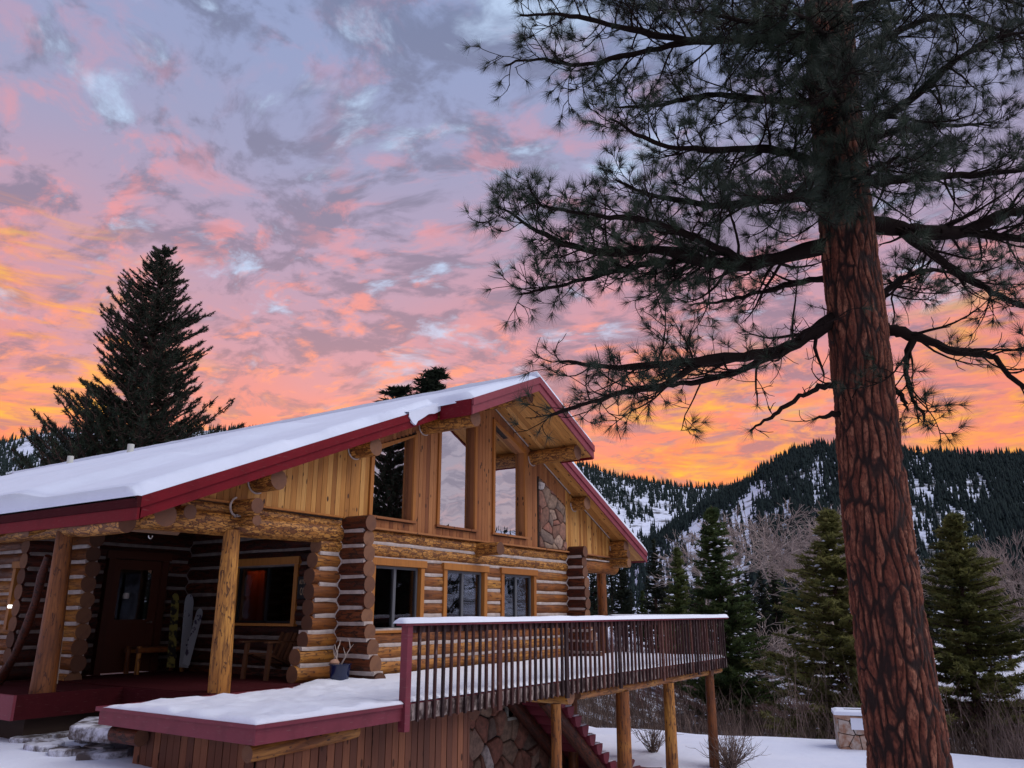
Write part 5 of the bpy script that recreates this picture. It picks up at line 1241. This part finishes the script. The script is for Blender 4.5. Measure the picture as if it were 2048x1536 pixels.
def unit(v): return v/(np.linalg.norm(v)+1e-9)
NT = [0]
def limb(path, r0, density=1., bare_in=.22, hang=.25, seclen=.95, tuft=1., name='limb'):
    P = smooth_path([at(px, py, h=D0+dh) for px, py, dh in path]); P += rgp.normal(0, .008, P.shape); seg = np.linalg.norm(np.diff(P, axis=0), axis=1); s = np.concatenate([[0], np.cumsum(seg)]); Lt = s[-1]
    tb = TB(); rr_ = r0*(1-s/Lt)**.8+.010; rr_ *= 1+.12*np.sin(s*9); tb.add(P, rr_, 9); TP = []; TD = []
    pos = .12*Lt*.6
    while pos < Lt:
        u = pos/Lt; p = np.array([np.interp(pos, s, P[:, i]) for i in range(3)]); i = min(len(P)-2, int(np.searchsorted(s, pos))); tan = unit(P[min(i+1, len(P)-1)]-P[i-1 if i else 0])
        side = unit(np.cross(tan, [0, 0, 1]))*rgp.choice([-1, 1]); L2 = seclen*(1.05-.62*u)*rgp.uniform(.55, 1.2)
        d = unit(tan*rgp.uniform(.35, .9)+side*rgp.uniform(.3, 1.1)+np.array([0, 0, 1.])*rgp.uniform(-.65, .55)); n = 8; pts = [p]; dd = d.copy(); curl = rgp.normal(0, .10, 3)
        for k in range(n-1):
            dd = unit(dd+curl+rgp.normal(0, .10, 3)+np.array([0, 0, -hang*.25 if k < 3 else .16])); pts.append(pts[-1]+dd*L2/(n-1))
        pts = np.array(pts); tb.add(pts, np.linspace(min(.30*float(np.interp(pos, s, rr_)), .022)+.002, .0036, n), 4)
        ends = [(pts[-1], dd)]; nt = max(2, int(L2/.105*density))
        for q in range(nt):
            v = rgp.uniform(.18, .97)*(n-1); a = int(v); b = pts[a]+(pts[a+1]-pts[a])*(v-a); t0 = unit(pts[a+1]-pts[a]); sd = unit(rgp.normal(size=3)); sd[2] = sd[2]*.7; e = unit(t0*.7+sd*.85+[0, 0, .12]); l3 = rgp.uniform(.12, .36)*(1.1-.4*v/(n-1))
            m_ = 4; tw = [b]; cu = rgp.normal(0, .22, 3)
            for k in range(m_-1): e = unit(e+cu+rgp.normal(0, .12, 3)+np.array([0, 0, .12])); tw.append(tw[-1]+e*l3/(m_-1))
            tb.add(tw, np.linspace(.0055, .0032, m_), 3)
            ends.append((tw[-1], e))
            if rgp.uniform() < .35:
                e2_ = unit(e+rgp.normal(0, .6, 3)); tb.add([tw[2], tw[2]+e2_*.06, tw[2]+unit(e2_+[0, 0, .3])*.13], [.004, .0035, .003], 3); ends.append((tw[2]+unit(e2_+[0, 0, .3])*.13, e2_))
        for (e0, ed) in ends:
            dist = np.linalg.norm(e0-P[0])/Lt
            if rgp.uniform() < tuft*np.clip((dist-bare_in)/.25+.25, .10, 1): TP.append(e0); TD.append(ed)
        pos += .115/density*rgp.uniform(.6, 1.4)
    TP.append(P[-1]); TD.append(unit(P[-1]-P[-2])); NT[0] += len(TP)
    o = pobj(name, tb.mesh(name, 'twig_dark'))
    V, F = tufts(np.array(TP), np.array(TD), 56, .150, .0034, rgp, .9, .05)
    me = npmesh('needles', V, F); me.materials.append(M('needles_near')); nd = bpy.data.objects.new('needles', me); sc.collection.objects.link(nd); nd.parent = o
LIMBS = [
 ([(1668, 640, 0), (1560, 700, -.1), (1450, 716, -.3), (1330, 728, -.4), (1220, 735, -.5), (1120, 720, -.6)], .075, 1.0, .3),
 ([(1560, 700, -.1), (1480, 740, .2), (1380, 765, .4), (1280, 775, .4), (1190, 800, .3)], .035, .9, .25),
 ([(1400, 722, -.3), (1330, 770, -.5), (1230, 790, -.7), (1150, 815, -.8), (1095, 835, -.8)], .028, .8, .1),
 ([(1655, 490, 0), (1560, 515, .1), (1450, 530, .0), (1320, 500, -.1), (1200, 505, -.2), (1090, 470, -.3), (1005, 415, -.4)], .085, 1.25, .2),
 ([(1480, 525, 0), (1360, 520, .3), (1240, 540, .4), (1130, 570, .3), (1040, 590, .2)], .04, 1.0, .15),
 ([(1500, 528, .1), (1400, 480, -.3), (1290, 440, -.5), (1180, 430, -.6), (1070, 405, -.6)], .04, 1.0, .15),
 ([(1640, 390, 0), (1540, 400, .3), (1430, 410, .5), (1300, 390, .6), (1230, 360, .6)], .06, 1.1, .2),
 ([(1648, 330, 0), (1540, 300, -.3), (1430, 300, -.6), (1320, 290, -.7), (1225, 240, -.8)], .05, 1.0, .2),
 ([(1655, 210, 0), (1540, 200, .3), (1420, 190, .4), (1320, 210, .5), (1230, 215, .5)], .05, 1.0, .2),
 ([(1650, 60, 0), (1520, 75, -.2), (1400, 80, -.3), (1260, 60, -.5), (1140, 30, -.6), (1040, 30, -.6)], .06, 1.05, .1),
 ([(1400, 78, -.3), (1280, 105, -.2), (1160, 130, -.2), (1060, 120, -.2), (1010, 130, -.2)], .03, .9, 0.),
 ([(1650, -30, 0), (1500, -10, .3), (1350, -20, .4), (1200, -40, .5), (1080, -60, .5)], .05, 1.0, .0),
 ([(1650, 110, 0), (1560, 60, -.8), (1480, 40, -1.2), (1380, 20, -1.5)], .05, 1.1, 0.),
 ([(1735, 445, 0), (1830, 462, .1), (1920, 462, .2), (2010, 430, .2), (2090, 405, .3), (2250, 360, .3)], .095, .7, .45),
 ([(1880, 465, .1), (1980, 470, .3), (2080, 480, .4), (2200, 500, .5)], .055, .9, .2),
 ([(1800, 460, 0), (1880, 520, .2), (1960, 570, .3), (2040, 610, .4), (2120, 640, .5)], .05, .9, .2),
 ([(1760, 655, 0), (1820, 668, -.1), (1900, 700, -.2), (1980, 712, -.2), (2040, 770, -.3), (2100, 800, -.3)], .055, .55, .5),
 ([(1830, 672, -.1), (1812, 730, -.1), (1822, 790, 0), (1850, 840, 0)], .03, .9, .0),
 ([(1725, 365, 0), (1830, 355, .2), (1940, 350, .3), (2050, 340, .4), (2150, 330, .4)], .06, 1.0, .15),
 ([(1715, 255, 0), (1820, 200, -.3), (1900, 130, -.5), (1980, 80, -.6), (2080, 60, -.7)], .055, 1.0, .2),
 ([(1705, 120, 0), (1800, 60, .3), (1900, 30, .4), (2000, 60, .5), (2100, 90, .5)], .05, 1.0, .15),
 ([(1700, 20, 0), (1820, -10, -.2), (1950, -10, -.3), (2080, 20, -.4)], .05, 1.0, .0),
 ([(1700, 300, 0), (1790, 260, .5), (1880, 250, .8), (1980, 250, 1.)], .045, 1.0, .1),
 ([(1690, 250, 0), (1690, 215, -.7), (1670, 190, -1.2), (1655, 160, -1.6)], .04, 1.3, .1),
 ([(1680, 120, 0), (1650, 70, -.8), (1610, 40, -1.3), (1560, 10, -1.7)], .04, 1.3, .0),
 ([(1690, 390, 0), (1730, 350, -.7), (1760, 330, -1.1), (1800, 310, -1.4)], .035, 1.2, .0),
 ([(1680, 330, 0), (1620, 370, -.7), (1580, 390, -1.), (1530, 400, -1.4)], .035, 1.2, .0),
 ([(1690, 560, 0), (1620, 560, .5), (1540, 580, .9), (1460, 600, 1.2), (1380, 610, 1.4)], .04, .8, .3),
 ([(1740, 620, 0), (1800, 560, .5), (1870, 540, .9), (1950, 560, 1.2)], .04, .8, .2),
]
for i_, (path, r0, dens, bi) in enumerate(LIMBS): limb(path, r0*.86, dens*(.92 if i_ < 3 else 1.22), bi, tuft=.74 if i_ < 3 else .84)
for path in ([(1690, 770, 0), (1640, 775, -.1), (1590, 800, -.2), (1540, 835, -.2), (1500, 860, -.3)], [(1690, 825, 0), (1665, 828, -.1), (1625, 838, -.2)], [(1770, 760, 0), (1800, 790, 0), (1815, 820, .1)]):
    limb(path, .022, .35, 2., .4, .35, .0)
print('tufts', NT[0])
lamp((12.0, YF+2.2, 4.4), 60, (1., .55, .2)); lamp((16.6, YF+1.1, 4.6), 150, (1., .58, .22)); lamp((XC+.35, 13.6, 2.72), 7, (1., .40, .14), .05); lamp((12.2, YF+1.6, 1.5), 2.5, (1., .5, .2), .08)
